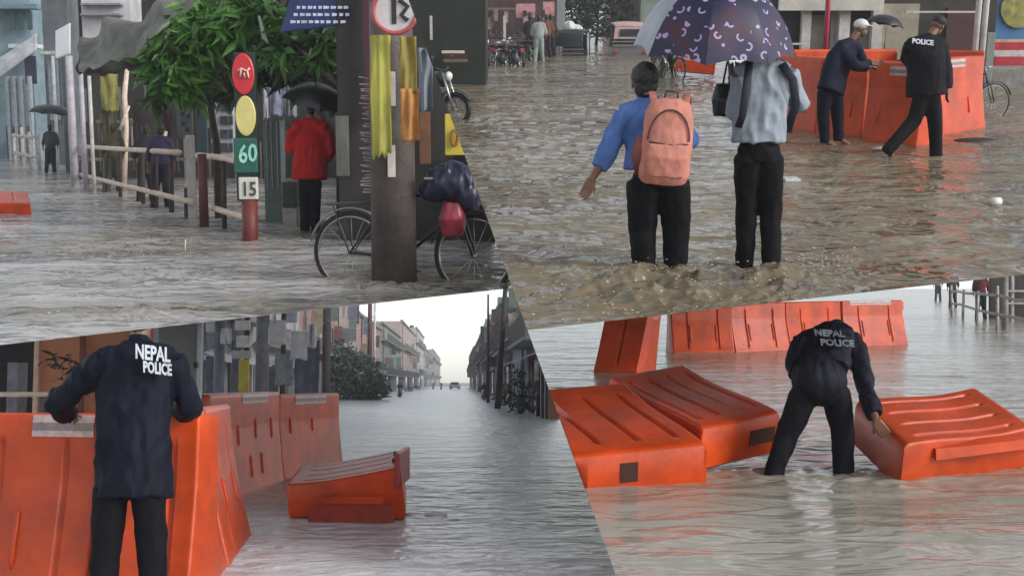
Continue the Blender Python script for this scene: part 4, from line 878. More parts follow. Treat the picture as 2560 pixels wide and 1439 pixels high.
o = TR.D(1815, 250, 9.15); root = thing(TR, 'shoulder_bag', 'black bag carried in front by the man in the grey shirt', 'bag', o); b = MB(); b.tube([(0, 0, -.12), (0, 0, .0), (0, 0, .12)], [(.06, .09), (.08, .11), (.04, .08)], 16, up=(0, 1, 0)); b.fuse('bag_body', M_BLK, root, .012, 3, folds(.008, 12)); b = MB(); b.tube([(-.03, 0, .1), (0, 0, .3), (.12, -.1, .36)], .008, 6); b.build('strap', M_BLK, root, True)
# patterned umbrella
um = bpy.data.materials.new('hooked_print_fabric'); um.use_nodes = True; n_ = um.node_tree.nodes; l_ = um.node_tree.links; p_ = n_['Principled BSDF']; p_.inputs['Roughness'].default_value = .45
tc = n_.new('ShaderNodeTexCoord'); mp = n_.new('ShaderNodeMapping'); mp.inputs['Scale'].default_value = (1, 1, 1); l_.new(tc.outputs['Object'], mp.inputs[0])
vo = n_.new('ShaderNodeTexVoronoi'); vo.inputs['Scale'].default_value = 11.5; vo.inputs['Randomness'].default_value = .7; l_.new(mp.outputs[0], vo.inputs['Vector'])
r1 = n_.new('ShaderNodeMath'); r1.operation = 'SUBTRACT'; r1.inputs[1].default_value = .29; l_.new(vo.outputs['Distance'], r1.inputs[0])
r2 = n_.new('ShaderNodeMath'); r2.operation = 'ABSOLUTE'; l_.new(r1.outputs[0], r2.inputs[0])
r3 = n_.new('ShaderNodeMath'); r3.operation = 'LESS_THAN'; r3.inputs[1].default_value = .07; l_.new(r2.outputs[0], r3.inputs[0])
sc_ = n_.new('ShaderNodeVectorMath'); sc_.operation = 'SCALE'; sc_.inputs['Scale'].default_value = 1.0; l_.new(mp.outputs[0], sc_.inputs[0])
sb = n_.new('ShaderNodeVectorMath'); sb.operation = 'SUBTRACT'; l_.new(sc_.outputs[0], sb.inputs[0]); l_.new(vo.outputs['Position'], sb.inputs[1])
cs = n_.new('ShaderNodeVectorMath'); cs.operation = 'SUBTRACT'; cs.inputs[1].default_value = (.5, .5, .5); l_.new(vo.outputs['Color'], cs.inputs[0])
dp = n_.new('ShaderNodeVectorMath'); dp.operation = 'DOT_PRODUCT'; l_.new(sb.outputs[0], dp.inputs[0]); l_.new(cs.outputs[0], dp.inputs[1])
gt = n_.new('ShaderNodeMath'); gt.operation = 'GREATER_THAN'; gt.inputs[1].default_value = -.002; l_.new(dp.outputs['Value'], gt.inputs[0])
mu = n_.new('ShaderNodeMath'); mu.operation = 'MULTIPLY'; l_.new(r3.outputs[0], mu.inputs[0]); l_.new(gt.outputs[0], mu.inputs[1])
nz = n_.new('ShaderNodeTexNoise'); nz.inputs['Scale'].default_value = 3.2; l_.new(mp.outputs[0], nz.inputs['Vector'])
rp = n_.new('ShaderNodeValToRGB'); e = rp.color_ramp.elements; e[0].position = .38; e[0].color = (.006, .006, .035, 1); e[1].position = .62; e[1].color = (.05, .010, .025, 1); q = e.new(.5); q.color = (.016, .012, .05, 1); l_.new(nz.outputs[0], rp.inputs[0])
mx = n_.new('ShaderNodeMixRGB'); mx.inputs[2].default_value = (.36, .30, .52, 1); l_.new(mu.outputs[0], mx.inputs[0]); l_.new(rp.outputs[0], mx.inputs[1]); l_.new(mx.outputs[0], p_.inputs['Base Color'])
SILV = mat('silver_umbrella_lining', (.28, .30, .34), .3, .2, 4)
hub = TR.D(1800, -62, 8.98)
umbrella(TR, 'umbrella', 'large purple umbrella with pale hook print and a silver panel over the man in grey', hub, (.03, -.14, 1), R(-14), .60, .55, um, TR.D(1824, 190, 9.12), alt={3: SILV}, n=8)
# officers at the barriers
bb_ = [((1690, 168), (1792, 172), 'low one lying behind the umbrella')]
for (a, b_, c, d, lb, kw) in ((1925, 322, 2035, 338, 'orange barrier standing right behind the man in grey, left end of the wall', {}), (2037, 338, 2150, 350, 'orange barrier the leaning officer rests his arms on', {}),
        (2152, 356, 2290, 372, 'orange barrier with white tape between the two officers', dict(sticker=[(.40, .98, .84, .95)])), (2318, 352, 2464, 326, 'orange barrier at the right end of the wall, white tape at its top', dict(sticker=[(.22, .66, .88, .98)]))):
    A, B = TR.W(a, b_, -.03), TR.W(c, d, -.03); A.z = B.z = -.06; barrier(TR, lb, A, B, A + Vector((0, .08, 1.21)), T=.5, grooves=0, rib=[(.25, .28, .5), (.72, .28, .5)], group=GRP_B, **kw)
A, B = TR.W(1960, 262, -.03), TR.W(2240, 258, -.03); A.z = B.z = -.06
barrier(TR, 'orange barrier in the back row behind the leaning officer, only its top showing', A, B, A + Vector((0, .05, 1.12)), T=.5, Tt=.42, grooves=0, group=GRP_B)
A, B = TR.W(2244, 262, -.03), TR.W(2452, 268, -.03); A.z = B.z = -.06
barrier(TR, 'orange barrier in the back row behind the walking officer, only its top showing', A, B, A + Vector((0, .05, 1.12)), T=.5, Tt=.42, grooves=0, group=GRP_B)
lie(TR, 'orange barrier lying low in the water beyond the umbrella, left of the man in grey', (1690, 146, 33), (1790, 156, 33), (1694, 134, 35.5), T=.35, Tt=.3, grooves=3, group=GRP_B)
JL = dict(fL=(2062, 350), kL=(2058, 288), pL=(2062, 232), fR=(2096, 345, .1), kR=(2094, 288, .1), pR=(2088, 230, .05), pelvis=(2072, 218), chest=(2100, 150, .1), neck=(2128, 103, .12), head=(2152, 72, .14),
          sL=(2100, 122, .02), eL=(2140, 166, -.12), hL=(2172, 168, -.02), sR=(2140, 120, .25), eR=(2158, 162, .35), hR=(2182, 160, .35), hem=(2075, 232, 0))
person(TR, 'officer in dark blue with a white cap leaning on the orange barriers', 17.0, JL, top=(.006, .008, .022), legs=(.005, .006, .014), tw=1.4, sleeve=.9, gloss=.4, bulk=.05, voxel=.018, cap=mat('white_cap_cloth', (.62, .60, .60), .7), face=(.8, -.3, -.25), fd=(-.5, .8, .3), curl=.6, legw=.11)
JW = dict(fL=(2222, 372, -.1), kL=(2285, 302, 0), pL=(2308, 238), fR=(2340, 388, 0), kR=(2338, 305), pR=(2328, 238), pelvis=(2318, 225), chest=(2312, 140, .02), neck=(2325, 92, .05), head=(2345, 65, .1),
          sL=(2278, 112, 0), eL=(2266, 145, .15), hL=(2290, 175, .3), sR=(2352, 112, .05), eR=(2366, 175, .02), hR=(2368, 228, -.02), hem=(2315, 240, 0), hdR=(0, 0, -1), sideR=(0, 1, 0))
rootw, basew, PW = person(TR, 'officer in black uniform striding past the barriers with head bowed', 15.7, JW, top=(.006, .006, .010), legs=(.005, .005, .006), tw=1.45, sleeve=.95, gloss=.4, bulk=.05, voxel=.017, face=(.5, .6, -.5), up=(.3, 0, 1), fd=(.2, 1, 0), legw=.12, cap=mat('black_beret_cloth', (.008, .008, .01), .7))
text(TR, 'back_lettering', 'POLICE', mat('white_lettering', (.62, .66, .72), .5), TR.D(2280, 108, 15.48), (1, .05, -.1), (0, .05, 1), .085, rootw, basew, bold=.003)
o = MB(); o.tube([(-.13, 0, 0), (0, 0, .01), (.13, 0, 0)], [(.02, .04), (.025, .05), (.02, .03)], 12, up=(0, 0, 1)); ob = o.build('sandal', mat('beige_sandal', (.5, .45, .38), .6), None, True); p = TR.W(2206, 378); ob.location = (p.x, p.y, .03); tag(TR, ob, 'beige sandal on the trailing foot of the striding officer', 'sandal')
p = TR.W(2466, 292); bicycle(TR, 'black bicycle behind the right end of the barrier wall, only its wheel showing', (p.x - .36, p.y + .1), R(12), dz=-.1)
p = TR.W(2440, 352); o = MB().ball((0, 0, 0), (.34, .12, .045), 16, 10); ob = o.build('debris', mat('black_debris', (.012, .010, .010), .6), None, True); ob.location = (p.x, p.y, .0); tag(TR, ob, 'black rag floating at the foot of the rightmost barrier', 'debris')
# background: white posts, shop fronts, red posts, painted wall
def tb(place, name, label, cat, x0, y0, x1, y1, Y, th, m, group=None, ground=False, part='panel'):
    a, c = place.D(x0, y0, Y), place.D(x1, y1, Y); z0 = c.z if not ground else -.3; org = Vector(((a.x + c.x) / 2, Y, 0 if ground else c.z)); root = thing(place, name, label, cat, org, group)
    b = MB(org); b.box(((a.x + c.x) / 2, Y + th / 2, (a.z + z0) / 2), (abs(c.x - a.x), th, a.z - z0), bevel=min(.02, th * .2)); b.build(part, m, root); return root
def addbox(place, root, nm, x0, y0, x1, y1, Y, th, m, bevel=.005):
    a, c = place.D(x0, y0, Y), place.D(x1, y1, Y); b = MB(root.location); b.box(((a.x + c.x) / 2, Y + th / 2, (a.z + c.z) / 2), (abs(c.x - a.x), th, abs(a.z - c.z)), bevel=min(bevel, th * .2)); return b.build(nm, m, root)
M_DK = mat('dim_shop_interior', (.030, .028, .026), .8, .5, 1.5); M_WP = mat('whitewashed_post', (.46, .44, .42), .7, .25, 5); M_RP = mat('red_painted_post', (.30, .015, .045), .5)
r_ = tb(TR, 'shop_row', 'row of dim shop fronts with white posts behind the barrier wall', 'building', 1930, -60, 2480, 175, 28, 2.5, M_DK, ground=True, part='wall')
for (x, w_) in ((2017, 9), (2112, 12), (2194, 9), (2060, 0)):
    if w_: addbox(TR, r_, 'post', x - w_ / 2, -60, x + w_ / 2, 180, 27.7, .2, M_WP)
addbox(TR, r_, 'fascia', 1950, -30, 2200, 27, 27.5, .12, mat('cream_fascia', (.45, .44, .40), .7, .2, 2))
addbox(TR, r_, 'back_panel', 2018, 38, 2056, 140, 27.9, .1, mat('brown_grey_panel', (.11, .10, .085), .7, .3, 2))
addbox(TR, r_, 'curtain', 2080, 20, 2108, 150, 27.9, .1, mat('grey_pink_curtain', (.30, .26, .26), .8, .3, 3, stretch=(6, 1, .4)))
addbox(TR, r_, 'wall_panel', 2200, 10, 2290, 150, 27.9, .1, mat('khaki_wall_panel', (.28, .26, .20), .8, .3, 2)); addbox(TR, r_, 'shutter', 2150, 60, 2190, 130, 27.9, .1, mat('grey_goods_shutter', (.16, .17, .18), .6, .4, 8, stretch=(1, 1, 5)))
addbox(TR, r_, 'maroon_shutter', 2370, 20, 2440, 140, 27.9, .1, mat('maroon_shutter', (.055, .015, .02), .6, .4, 6, stretch=(.5, 1, 6)))
for (y) in (28, 108): addbox(TR, r_, 'rail', 1965 if y > 50 else 2265, y, 2018 if y > 50 else 2440, y + 5, 27.4, .1, M_WP)
for (x0, lb) in ((2062, 'left'), (2390, 'right')): pass
p = TR.D(2065, 100, 26); pole(TR, 'crimson post rising behind the leaning officer', (p.x, p.y), 3.6, .055, .055, M_RP, name='red_post')
for (x, lb) in ((2440, 'thin white post right of the striding officer'), (2458, 'thicker pale post left of the painted wall')):
    p = TR.D(x, 100, 25.5); pole(TR, lb, (p.x, p.y), 3.6, .06, .06, M_WP, name='white_post')
small_person(TR, 'figure in black standing between the two pale posts by the painted wall', 2448, 205, 1.55, (.01, .01, .012), (.01, .01, .012))
small_person(TR, 'person in dark clothes under a small black umbrella behind the barriers', 2214, 220, 1.6, (.03, .012, .015), (.02, .02, .02))
umbrella(TR, 'umbrella', 'small black umbrella behind the barriers between the two officers', TR.D(2218, 38, 26.5), (.2, 0, 1), 0, .42, .22, M_BLK, TR.D(2212, 110, 26.5), n=8)
r_ = tb(TR, 'painted_wall', 'blue painted wall with a yellow disc and red and white stripes at the right edge', 'wall', 2486, -60, 2700, 172, 30, .3, mat('bright_blue_paint', (.05, .16, .34), .5, .1, 2), ground=True)
addbox(TR, r_, 'red_band', 2486, 106, 2700, 126, 29.95, .05, mat('red_band_paint', (.42, .02, .035), .5)); addbox(TR, r_, 'white_band', 2486, 126, 2700, 142, 29.95, .05, mat('white_band_paint', (.5, .45, .45), .6)); addbox(TR, r_, 'lower_red_band', 2486, 142, 2700, 172, 29.95, .05, mat('red_band_paint', (.42, .02, .035), .5)); addbox(TR, r_, 'top_stripe', 2486, 99, 2700, 106, 29.95, .05, mat('peach_stripe', (.55, .35, .25), .5))
c = TR.D(2550, 22, 29.93); b = MB(r_.location); b.tube([c, c + Vector((0, .03, 0))], [.46, .46], 36); b.build('yellow_disc', mat('yellow_disc_paint', (.42, .36, .06), .6, .5, 5, col2=(.12, .13, .06)), r_)
tb(TR, 'kerb_ledge', 'grey concrete ledge below the painted wall, at the water\'s edge', 'ledge', 2462, 172, 2700, 196, 28.5, 1.4, M_CONC, ground=True)
for (x, y0, y1, w_, lb) in ((2476, 82, 175, 12, 'grey bollard beside the painted wall'),):
    tb(TR, 'bollard', lb, 'bollard', x - w_ / 2, y0, x + w_ / 2, y1, 27.8, .15, mat('grey_bollard', (.2, .21, .2), .7), ground=True)
# street left part
r_ = tb(TR, 'market_stall', 'dark green tarpaulin stall at the upper left with low pale benches', 'stall', 960, -80, 1215, 150, 30, 2.5, mat('dark_green_tarp', (.008, .013, .008), .7, .5, 1.2), ground=True, part='tarpaulin')
addbox(TR, r_, 'bench', 1104, 128, 1160, 134, 29.5, .3, M_BAMB); addbox(TR, r_, 'bench', 1108, 150, 1168, 156, 28.7, .3, mat('brown_bench_wood', (.14, .08, .06), .7)); addbox(TR, r_, 'front_board', 1110, 134, 1165, 152, 29.1, .1, mat('dark_maroon_board', (.04, .014, .014), .7))
addbox(TR, r_, 'pale_post', 1074, 40, 1081, 100, 29.4, .08, M_WP)
r_ = tb(TR, 'shop_row', 'dark maroon shop front with red and white signs, left side of the street', 'building', 1205, -80, 1392, 120, 52, 3, mat('maroon_shop_wall', (.055, .028, .028), .8, .5, 1.5), ground=True, part='wall')
for (x0, y0, x1, y1, m_) in ((1290, 10, 1338, 45, 'pink_red_sign'), (1358, 5, 1386, 40, 'pink_red_sign')): addbox(TR, r_, 'shop_sign', x0, y0, x1, y1, 50.5, .12, mat(m_, (.42, .10, .12), .5, .6, 6, col2=(.5, .36, .36)))
addbox(TR, r_, 'beam', 1205, 20, 1290, 25, 50.5, .2, mat('brown_beam', (.16, .09, .08), .7)); addbox(TR, r_, 'pillar', 1258, 40, 1265, 126, 49.3, .2, M_WP); addbox(TR, r_, 'counter', 1310, 60, 1345, 75, 49.2, .4, mat('pinkish_counter', (.3, .2, .19), .6))
rnd = random.Random(21)
for i in range(26):
    x = rnd.uniform(1208, 1388); y0 = rnd.uniform(22, 92); c = [(.10, .05, .045), (.20, .14, .12), (.03, .02, .02), (.30, .22, .20), (.06, .04, .05)][i % 5]
    addbox(TR, r_, 'stall_goods', x - rnd.uniform(2, 8), y0, x + rnd.uniform(2, 8), y0 + rnd.uniform(8, 34), 50.2 + rnd.uniform(0, .8), .15, mat('stall_goods_%d' % (i % 5), c, .7, .4, 3))
for i, (x, y, rz, lb, c) in enumerate(((1205, 158, 75, 'wheel toward us, beside the dark green stall', (.03, .02, .02)), (1302, 150, 140, 'smallest one at the right end of the parked group', (.05, .03, .03)), (1222, 160, 20, 'leftmost of the three parked before the maroon shop', (.05, .02, .02)), (1256, 163, 60, 'middle one of the three parked before the maroon shop', (.10, .03, .03)), (1286, 165, 110, 'rightmost of the three parked before the maroon shop', (.03, .02, .02)))):
    p = TR.W(x, y); motorbike(TR, 'dark motorbike, ' + lb, (p.x, p.y), R(rz), c, group='motorbikes parked before the maroon shop')
for (x, y, t_, l_, lb) in ((1325, 145, (.03, .03, .035), (.02, .02, .02), 'pedestrian in black, left one by the maroon shop'), (1347, 155, (.28, .30, .28), (.22, .26, .24), 'pedestrian in pale clothes in the middle of the shop group'), (1366, 145, (.14, .06, .05), (.03, .02, .02), 'pedestrian in reddish brown beside the pale dressed one'), (1376, 142, (.06, .04, .04), (.02, .02, .02), 'pedestrian in dark brown, right end of the shop group'),
                            (1641, 152, (.03, .03, .03), (.02, .02, .02), 'thin dark pedestrian left of the cyclist under the umbrella edge')):
    small_person(TR, lb, x, y, 1.62, t_, l_)
p = TR.W(1428, 137); auto_rickshaw(TR, 'low dark three-wheeled taxi with white load, left lane far up the street', (p.x, p.y), R(-12), (.015, .018, .018), (.02, .025, .025), dz=-.85)
p = TR.W(1428, 128); r_ = thing(TR, 'sack_load', 'white sacks piled on the dark three-wheeled taxi', 'sacks', (p.x, p.y, .75)); b = MB(); b.ball((-.1, 0, .25), (.28, .3, .25), 14, 10); b.ball((.25, .1, .15), (.25, .3, .2), 14, 10); b.fuse('sack', mat('pale_sacks', (.5, .5, .48), .8), r_, .03, 3, folds(.03, 5))
p = TR.W(1568, 138); auto_rickshaw(TR, 'three-wheeled taxi with pale chrome bars seen from behind, right lane far up the street', (p.x, p.y), R(0), (.13, .13, .14), (.42, .27, .25), dz=-.55)
tb(TR, 'house', 'pale pink house wall at the far end of the right lane', 'building', 1528, -90, 1604, 88, 62, 5, mat('pale_pink_wall', (.45, .30, .27), .8, .2, .8), ground=True, part='wall')
tb(TR, 'house', 'hazy grey house at the far end behind the pedestrians', 'building', 1376, -90, 1412, 96, 58, 5, mat('hazy_grey_wall', (.22, .24, .25), .8, .2, .8), ground=True, part='wall')
tb(TR, 'house', 'grey green house right of the pink wall, behind the umbrella edge', 'building', 1604, -90, 1700, 98, 58, 5, mat('greygreen_wall', (.17, .20, .17), .8, .4, .6), ground=True, part='wall')
for (x, w_, lb) in ((1425, 1.6, 'hazy street tree left of the two, above the dark taxi'), (1490, 1.9, 'hazy street tree right of the two, beside the pink wall')):
    p = TR.D(x, 60, 60); root = thing(TR, 'street_tree', lb, 'tree', (p.x, p.y, 0), 'hazy trees up the street'); b = MB(); b.tube([(0, 0, -.3), (.1, 0, 1), (0, 0, 2.2)], [.08, .06, .04], 8); b.build('trunk', mat('bark', (.07, .055, .04), .9), root, True)
    b = MB(); leaf_mass(b, (0, 0, 2.1), (w_ * .95, 1.2, 1.9), 3600, .3, 31); b.build('foliage', leafmat('haze_pale_leaves', (.03, .055, .035), (.10, .14, .10)), root)  # pale grey-green leaf colours carry part of the street haze
# cyclist
p = TR.W(1672, 196); bicycle(TR, 'bicycle of the rider in dark clothes seen under the left edge of the umbrella', (p.x, p.y), R(-68), dz=-.1)
small_person(TR, 'rider in dark clothes on the bicycle under the left edge of the umbrella', 1668, 190, 1.62, (.02, .02, .025), (.02, .012, .015), stride=.2)
# motorbike wheel and front cut by the left edge
p = TR.W(1100, 300); motorbike(TR, 'black motorbike at the left edge with its front wheel in the flood', (p.x - .30, p.y + .25), R(-28), (.012, .012, .014), dz=-.12)
# litter
p = TR.W(1978, 452); b = MB(); b.box((0, 0, 0), (.17, .22, .025), bevel=.004)
for i in range(5): b.box((-.066 + i * .033, 0, .016), (.006, .20, .006))
o = b.build('litter', mat('white_foam', (.62, .62, .60), .7, .3, 30)); o.location = (p.x, p.y, .02); tag(TR, o, 'white ridged foam tray floating right of the man in grey', 'litter')
p = TR.W(2490, 512); o = MB().tube([(-.05, 0, .03), (.05, .02, .035)], [.045, .035], 16).build('paper_cup', mat('white_paper', (.7, .68, .66), .5), None, True); o.location = (p.x, p.y, 0); tag(TR, o, 'white paper cup floating near the right edge of the flood', 'litter')
# foam flecks thrown up round the legs
rnd = random.Random(5); b = MB()
for (px, py, n__, sx, sy, zz) in ((1650, 690, 220, 70, 30, .12), (1480, 650, 40, 60, 25, .04), (1930, 690, 110, 60, 25, .10), (2060, 660, 70, 50, 20, .06), (1560, 740, 200, 110, 30, .06), (1900, 745, 90, 110, 25, .05), (1980, 380, 60, 60, 20, .02), (1180, 300, 50, 40, 15, .03)):
    for i in range(n__):
        q = TR.W(px + rnd.gauss(0, sx), py + rnd.gauss(0, sy)); s_ = rnd.uniform(.002, .007); b.ball((q.x, q.y, rnd.uniform(.0, 1) ** 2 * zz + .01), (s_ * rnd.uniform(1, 2.5), s_, s_ * .8), 6, 4)
o = b.build('splash_drops', mat('muddy_foam', (.42, .38, .28), .3), None, True); tag(TR, o, 'muddy drops and foam thrown up round the waders\' legs', 'splash', kind='stuff')
# ================================================================ TL: flooded market corner with bamboo fence, sign pillar and pole
def sheet(place, name, label, cat, pts, m, amp=.05, seed=0, n=16, th=.012, group=None, root=None, fr=3.0, rag=.0):
    """cloth or canvas between four pixel corners (x, y, distance): top-left, top-right, bottom-right, bottom-left"""
    P4 = [place.D(*p) for p in pts]; org = P4[0]; nr = (P4[1] - P4[0]).cross(P4[3] - P4[0]).normalized(); vs = []; fs = []; w_ = (P4[1] - P4[0]).length; h_ = (P4[3] - P4[0]).length
    for s_ in (0, 1):
        for j in range(n + 1):
            for i in range(n + 1):
                u, v = i / n, j / n; p = P4[0].lerp(P4[1], u).lerp(P4[3].lerp(P4[2], u), v) - org
                nz = noise.noise(Vector((u * fr * 1.6 + seed, v * fr * .7, seed))); e = rag * v * noise.noise(Vector((u * 9 + seed, 0, 1)))
                vs.append(p + nr * (amp * 2 * nz + s_ * th) + (P4[3] - P4[0]) * e)
    N = (n + 1) ** 2
    for j in range(n):
        for i in range(n):
            k_ = j * (n + 1) + i; q = (k_, k_ + 1, k_ + n + 2, k_ + n + 1); fs.append(q[::-1]); fs.append(tuple(N + z for z in q))
    for i in range(n):
        fs.append((i, i + 1, N + i + 1, N + i)); k_ = n * (n + 1) + i; fs.append((k_, N + k_, N + k_ + 1, k_ + 1))
        k_ = i * (n + 1); fs.append((k_, N + k_, N + k_ + n + 1, k_ + n + 1)); k_ += n; fs.append((k_, k_ + n + 1, N + k_ + n + 1, N + k_))
    me = bpy.data.meshes.new(name); me.from_pydata([tuple(v) for v in vs], [], fs)
    for p_ in me.polygons: p_.use_smooth = True
    if root is not None:
        o = link(name, me, root, m); o.location = org - root.location; return o
    o = link(name, me, None, m); o.location = org; tag(place, o, label, cat, group); return o
def bar(place, name, label, cat, pts, r, m, group=None, n=8):
    P_ = [place.D(*p) for p in pts]; b = MB(P_[0]); b.tube(P_, r, n); o = b.build(name, m, None, True); o.location = P_[0]; tag(place, o, label, cat, group); return o
# backing market hall
M_HALL = mat('shade_dark_market_wall', (.010, .011, .008), .85, .5, .9, col2=(.04, .037, .03))  # near-black wall colours stand in for the hall's deep shade
r_ = tb(TL, 'market_hall', 'long market building behind the bamboo fence, its deep shade put into dark colours', 'building', 186, -160, 1300, 470, 36, 3, M_HALL, ground=True, part='wall')
rnd = random.Random(11)
cols = [(.16, .13, .10), (.08, .09, .08), (.22, .19, .17), (.05, .05, .06), (.12, .07, .06), (.10, .11, .13), (.26, .22, .20), (.03, .03, .03)]
for i in range(34):
    x = 200 + i * 15.5 + rnd.uniform(-4, 4); w_ = rnd.uniform(5, 12); y0 = rnd.uniform(255, 400); y1 = rnd.uniform(430, 500); c = cols[rnd.randrange(8)]
    addbox(TL, r_, 'counter_board', x - w_ / 2, y0, x + w_ / 2, y1, 34.6 + rnd.uniform(0, .5), .06, mat('board_%d' % cols.index(c), c, .8, .35, 4, stretch=(4, 1, .5)))
for (x0, y0, x1, y1, c) in ((196, 395, 500, 402, (.14, .11, .09)), (520, 470, 720, 480, (.10, .10, .10)), (240, 300, 330, 308, (.12, .10, .07))): addbox(TL, r_, 'counter_edge', x0, y0, x1, y1, 34.0, .3, mat('counter_edge_%d' % x0, c, .7, .3, 4))
for i in range(30):
    x = 205 + i * 12 + rnd.uniform(-5, 5)
    if 575 < x < 650: continue
    y0 = rnd.uniform(205, 300); y1 = y0 + rnd.uniform(20, 90); c = cols[(i * 5) % 8]
    addbox(TL, r_, 'hung_goods', x - rnd.uniform(2, 7), y0, x + rnd.uniform(2, 7), y1, 34.2 + rnd.uniform(0, .5), .05, mat('board_%d' % cols.index(c), c, .8, .35, 4, stretch=(4, 1, .5)))
# far left buildings
r_ = tb(TL, 'town_house', 'pale blue balconied house front at the far upper left', 'building', -160, -120, 96, 415, 56, 4, mat('pale_blue_plaster', (.17, .24, .28), .8, .35, .7), ground=True, part='wall')
for (x0, y0, x1, y1, m_) in ((-60, 10, 92, 22, 'teal_beam'), (20, 110, 92, 120, 'white_beam')): addbox(TL, r_, 'balcony_edge', x0, y0, x1, y1, 55.2, .8, mat(m_, (.12, .2, .22) if 'teal' in m_ else (.5, .52, .55), .7))
sheet(TL, 'balcony', '', '', [(-10, 150, 55), (92, 85, 55), (92, 125, 55), (-10, 200, 55)], mat('white_balcony', (.48, .50, .54), .7, .2, 3), .03, 2, root=r_)
for x in (30, 52, 74): addbox(TL, r_, 'window', x - 8, 30, x + 7, 75, 55.6, .1, mat('teal_window', (.03, .07, .08), .3))
for x in (20, 38, 55, 75): addbox(TL, r_, 'pillar', x - 2, 190, x + 3, 400, 54.8, .3, mat('bluegrey_pillar', (.28, .31, .33), .7))
addbox(TL, r_, 'shop_opening', 60, 140, 92, 210, 55.4, .1, mat('navy_opening', (.02, .025, .05), .6)); addbox(TL, r_, 'shop_opening', 14, 316, 92, 400, 55.4, .1, mat('grey_opening', (.06, .065, .07), .6, .5, 3))
r_ = tb(TL, 'town_house', 'narrow slate grey house with a white box sign, second from the left', 'building', 96, -120, 186, 405, 48, 4, mat('slate_plaster', (.09, .10, .11), .8, .45, .8), ground=True, part='wall')
addbox(TL, r_, 'shutter', 118, 150, 150, 300, 47.6, .1, mat('bluegrey_shutter2', (.16, .19, .23), .6, .3, 4, stretch=(1, 1, 6))); addbox(TL, r_, 'beam', 100, 128, 150, 136, 47.2, .3, M_WP)
sheet(TL, 'box_sign', 'blank white rectangular sign hanging on the slate grey house', 'sign', [(138, 78, 45), (174, 58, 45), (174, 135, 45), (138, 148, 45)], mat('white_signboard', (.60, .62, .66), .5, .05, 2), .0, 1, th=.12)
r_ = tb(TL, 'town_house', 'white upper storey wall above the grey tarpaulin', 'building', 196, -120, 330, 100, 34, 1, mat('white_lilac_plaster', (.46, .45, .48), .8, .25, 1.2), part='wall')
for y in (8, 34): addbox(TL, r_, 'ledge', 200, y, 300, y + 5, 33.7, .3, mat('grey_ledge', (.2, .2, .22), .7))
# thin poles at the left
M_LIL = mat('lilac_grey_pole', (.36, .33, .37), .6, .2, 5)
for (x, yt, yb, Y, r, m_, lb) in ((187, 140, 445, 31, .10, M_LIL, 'thick lilac grey pole at the left end of the tarpaulin'), (146, 140, 420, 42, .055, mat('white_steel', (.6, .6, .6), .5), 'white drain pole below the blank white sign'), (214, 180, 440, 29, .06, M_LIL, 'thin lilac pole at the left end of the bamboo fence'), (234, 190, 430, 28, .045, M_WP, 'thin pale pole just right of the lilac one'), (170, 150, 430, 40, .07, mat('green_grey_pole', (.13, .16, .15), .6), 'green grey pole left of the thick lilac one')):
    p = TL.D(x, yb, Y); t_ = TL.D(x, yt, Y); pole(TL, lb, (p.x, p.y), t_.z, r, r * .9, m_, name='street_pole')
p = TL.D(316, 400, 25.5); bar(TL, 'bamboo_pole', 'crooked pale bamboo pole rising from the fence to the tarpaulin', 'pole', [(318, 172, 31), (311, 240, 31), (316, 320, 31), (310, 462, 31)], [.055, .07, .065, .075], M_BAMB)
bar(TL, 'bamboo_pole', 'short slanting bamboo stick beside the crooked pole', 'pole', [(300, 325, 30.8), (322, 265, 30.8)], .04, M_BAMB)
bar(TL, 'bamboo_pole', 'slanting pale stick behind the middle of the fence', 'pole', [(402, 390, 25), (414, 328, 25)], .045, M_BAMB)
# tarpaulin
M_CANV = mat('grey_green_canvas', (.07, .075, .055), .75, .4, 2, col2=(.20, .20, .18), bump=.3)
sheet(TL, 'tarpaulin', 'long sagging grey canvas awning over the market stalls, upper left', 'tarpaulin', [(196, 92, 26), (500, -20, 22), (510, 95, 20.5), (196, 178, 24)], M_CANV, .16, 4, 26, rag=.25)
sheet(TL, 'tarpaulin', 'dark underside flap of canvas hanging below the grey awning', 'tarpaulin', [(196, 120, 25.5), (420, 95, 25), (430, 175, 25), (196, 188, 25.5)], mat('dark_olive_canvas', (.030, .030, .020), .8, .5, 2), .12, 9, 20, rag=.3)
bar(TL, 'ridge_pipe', 'curved pale green pipe arching over the leaves', 'pipe', [(392, 92, 19), (410, 68, 19), (445, 48, 19), (480, 42, 19), (505, 50, 19)], .035, mat('pale_green_pipe', (.30, .36, .24), .5))
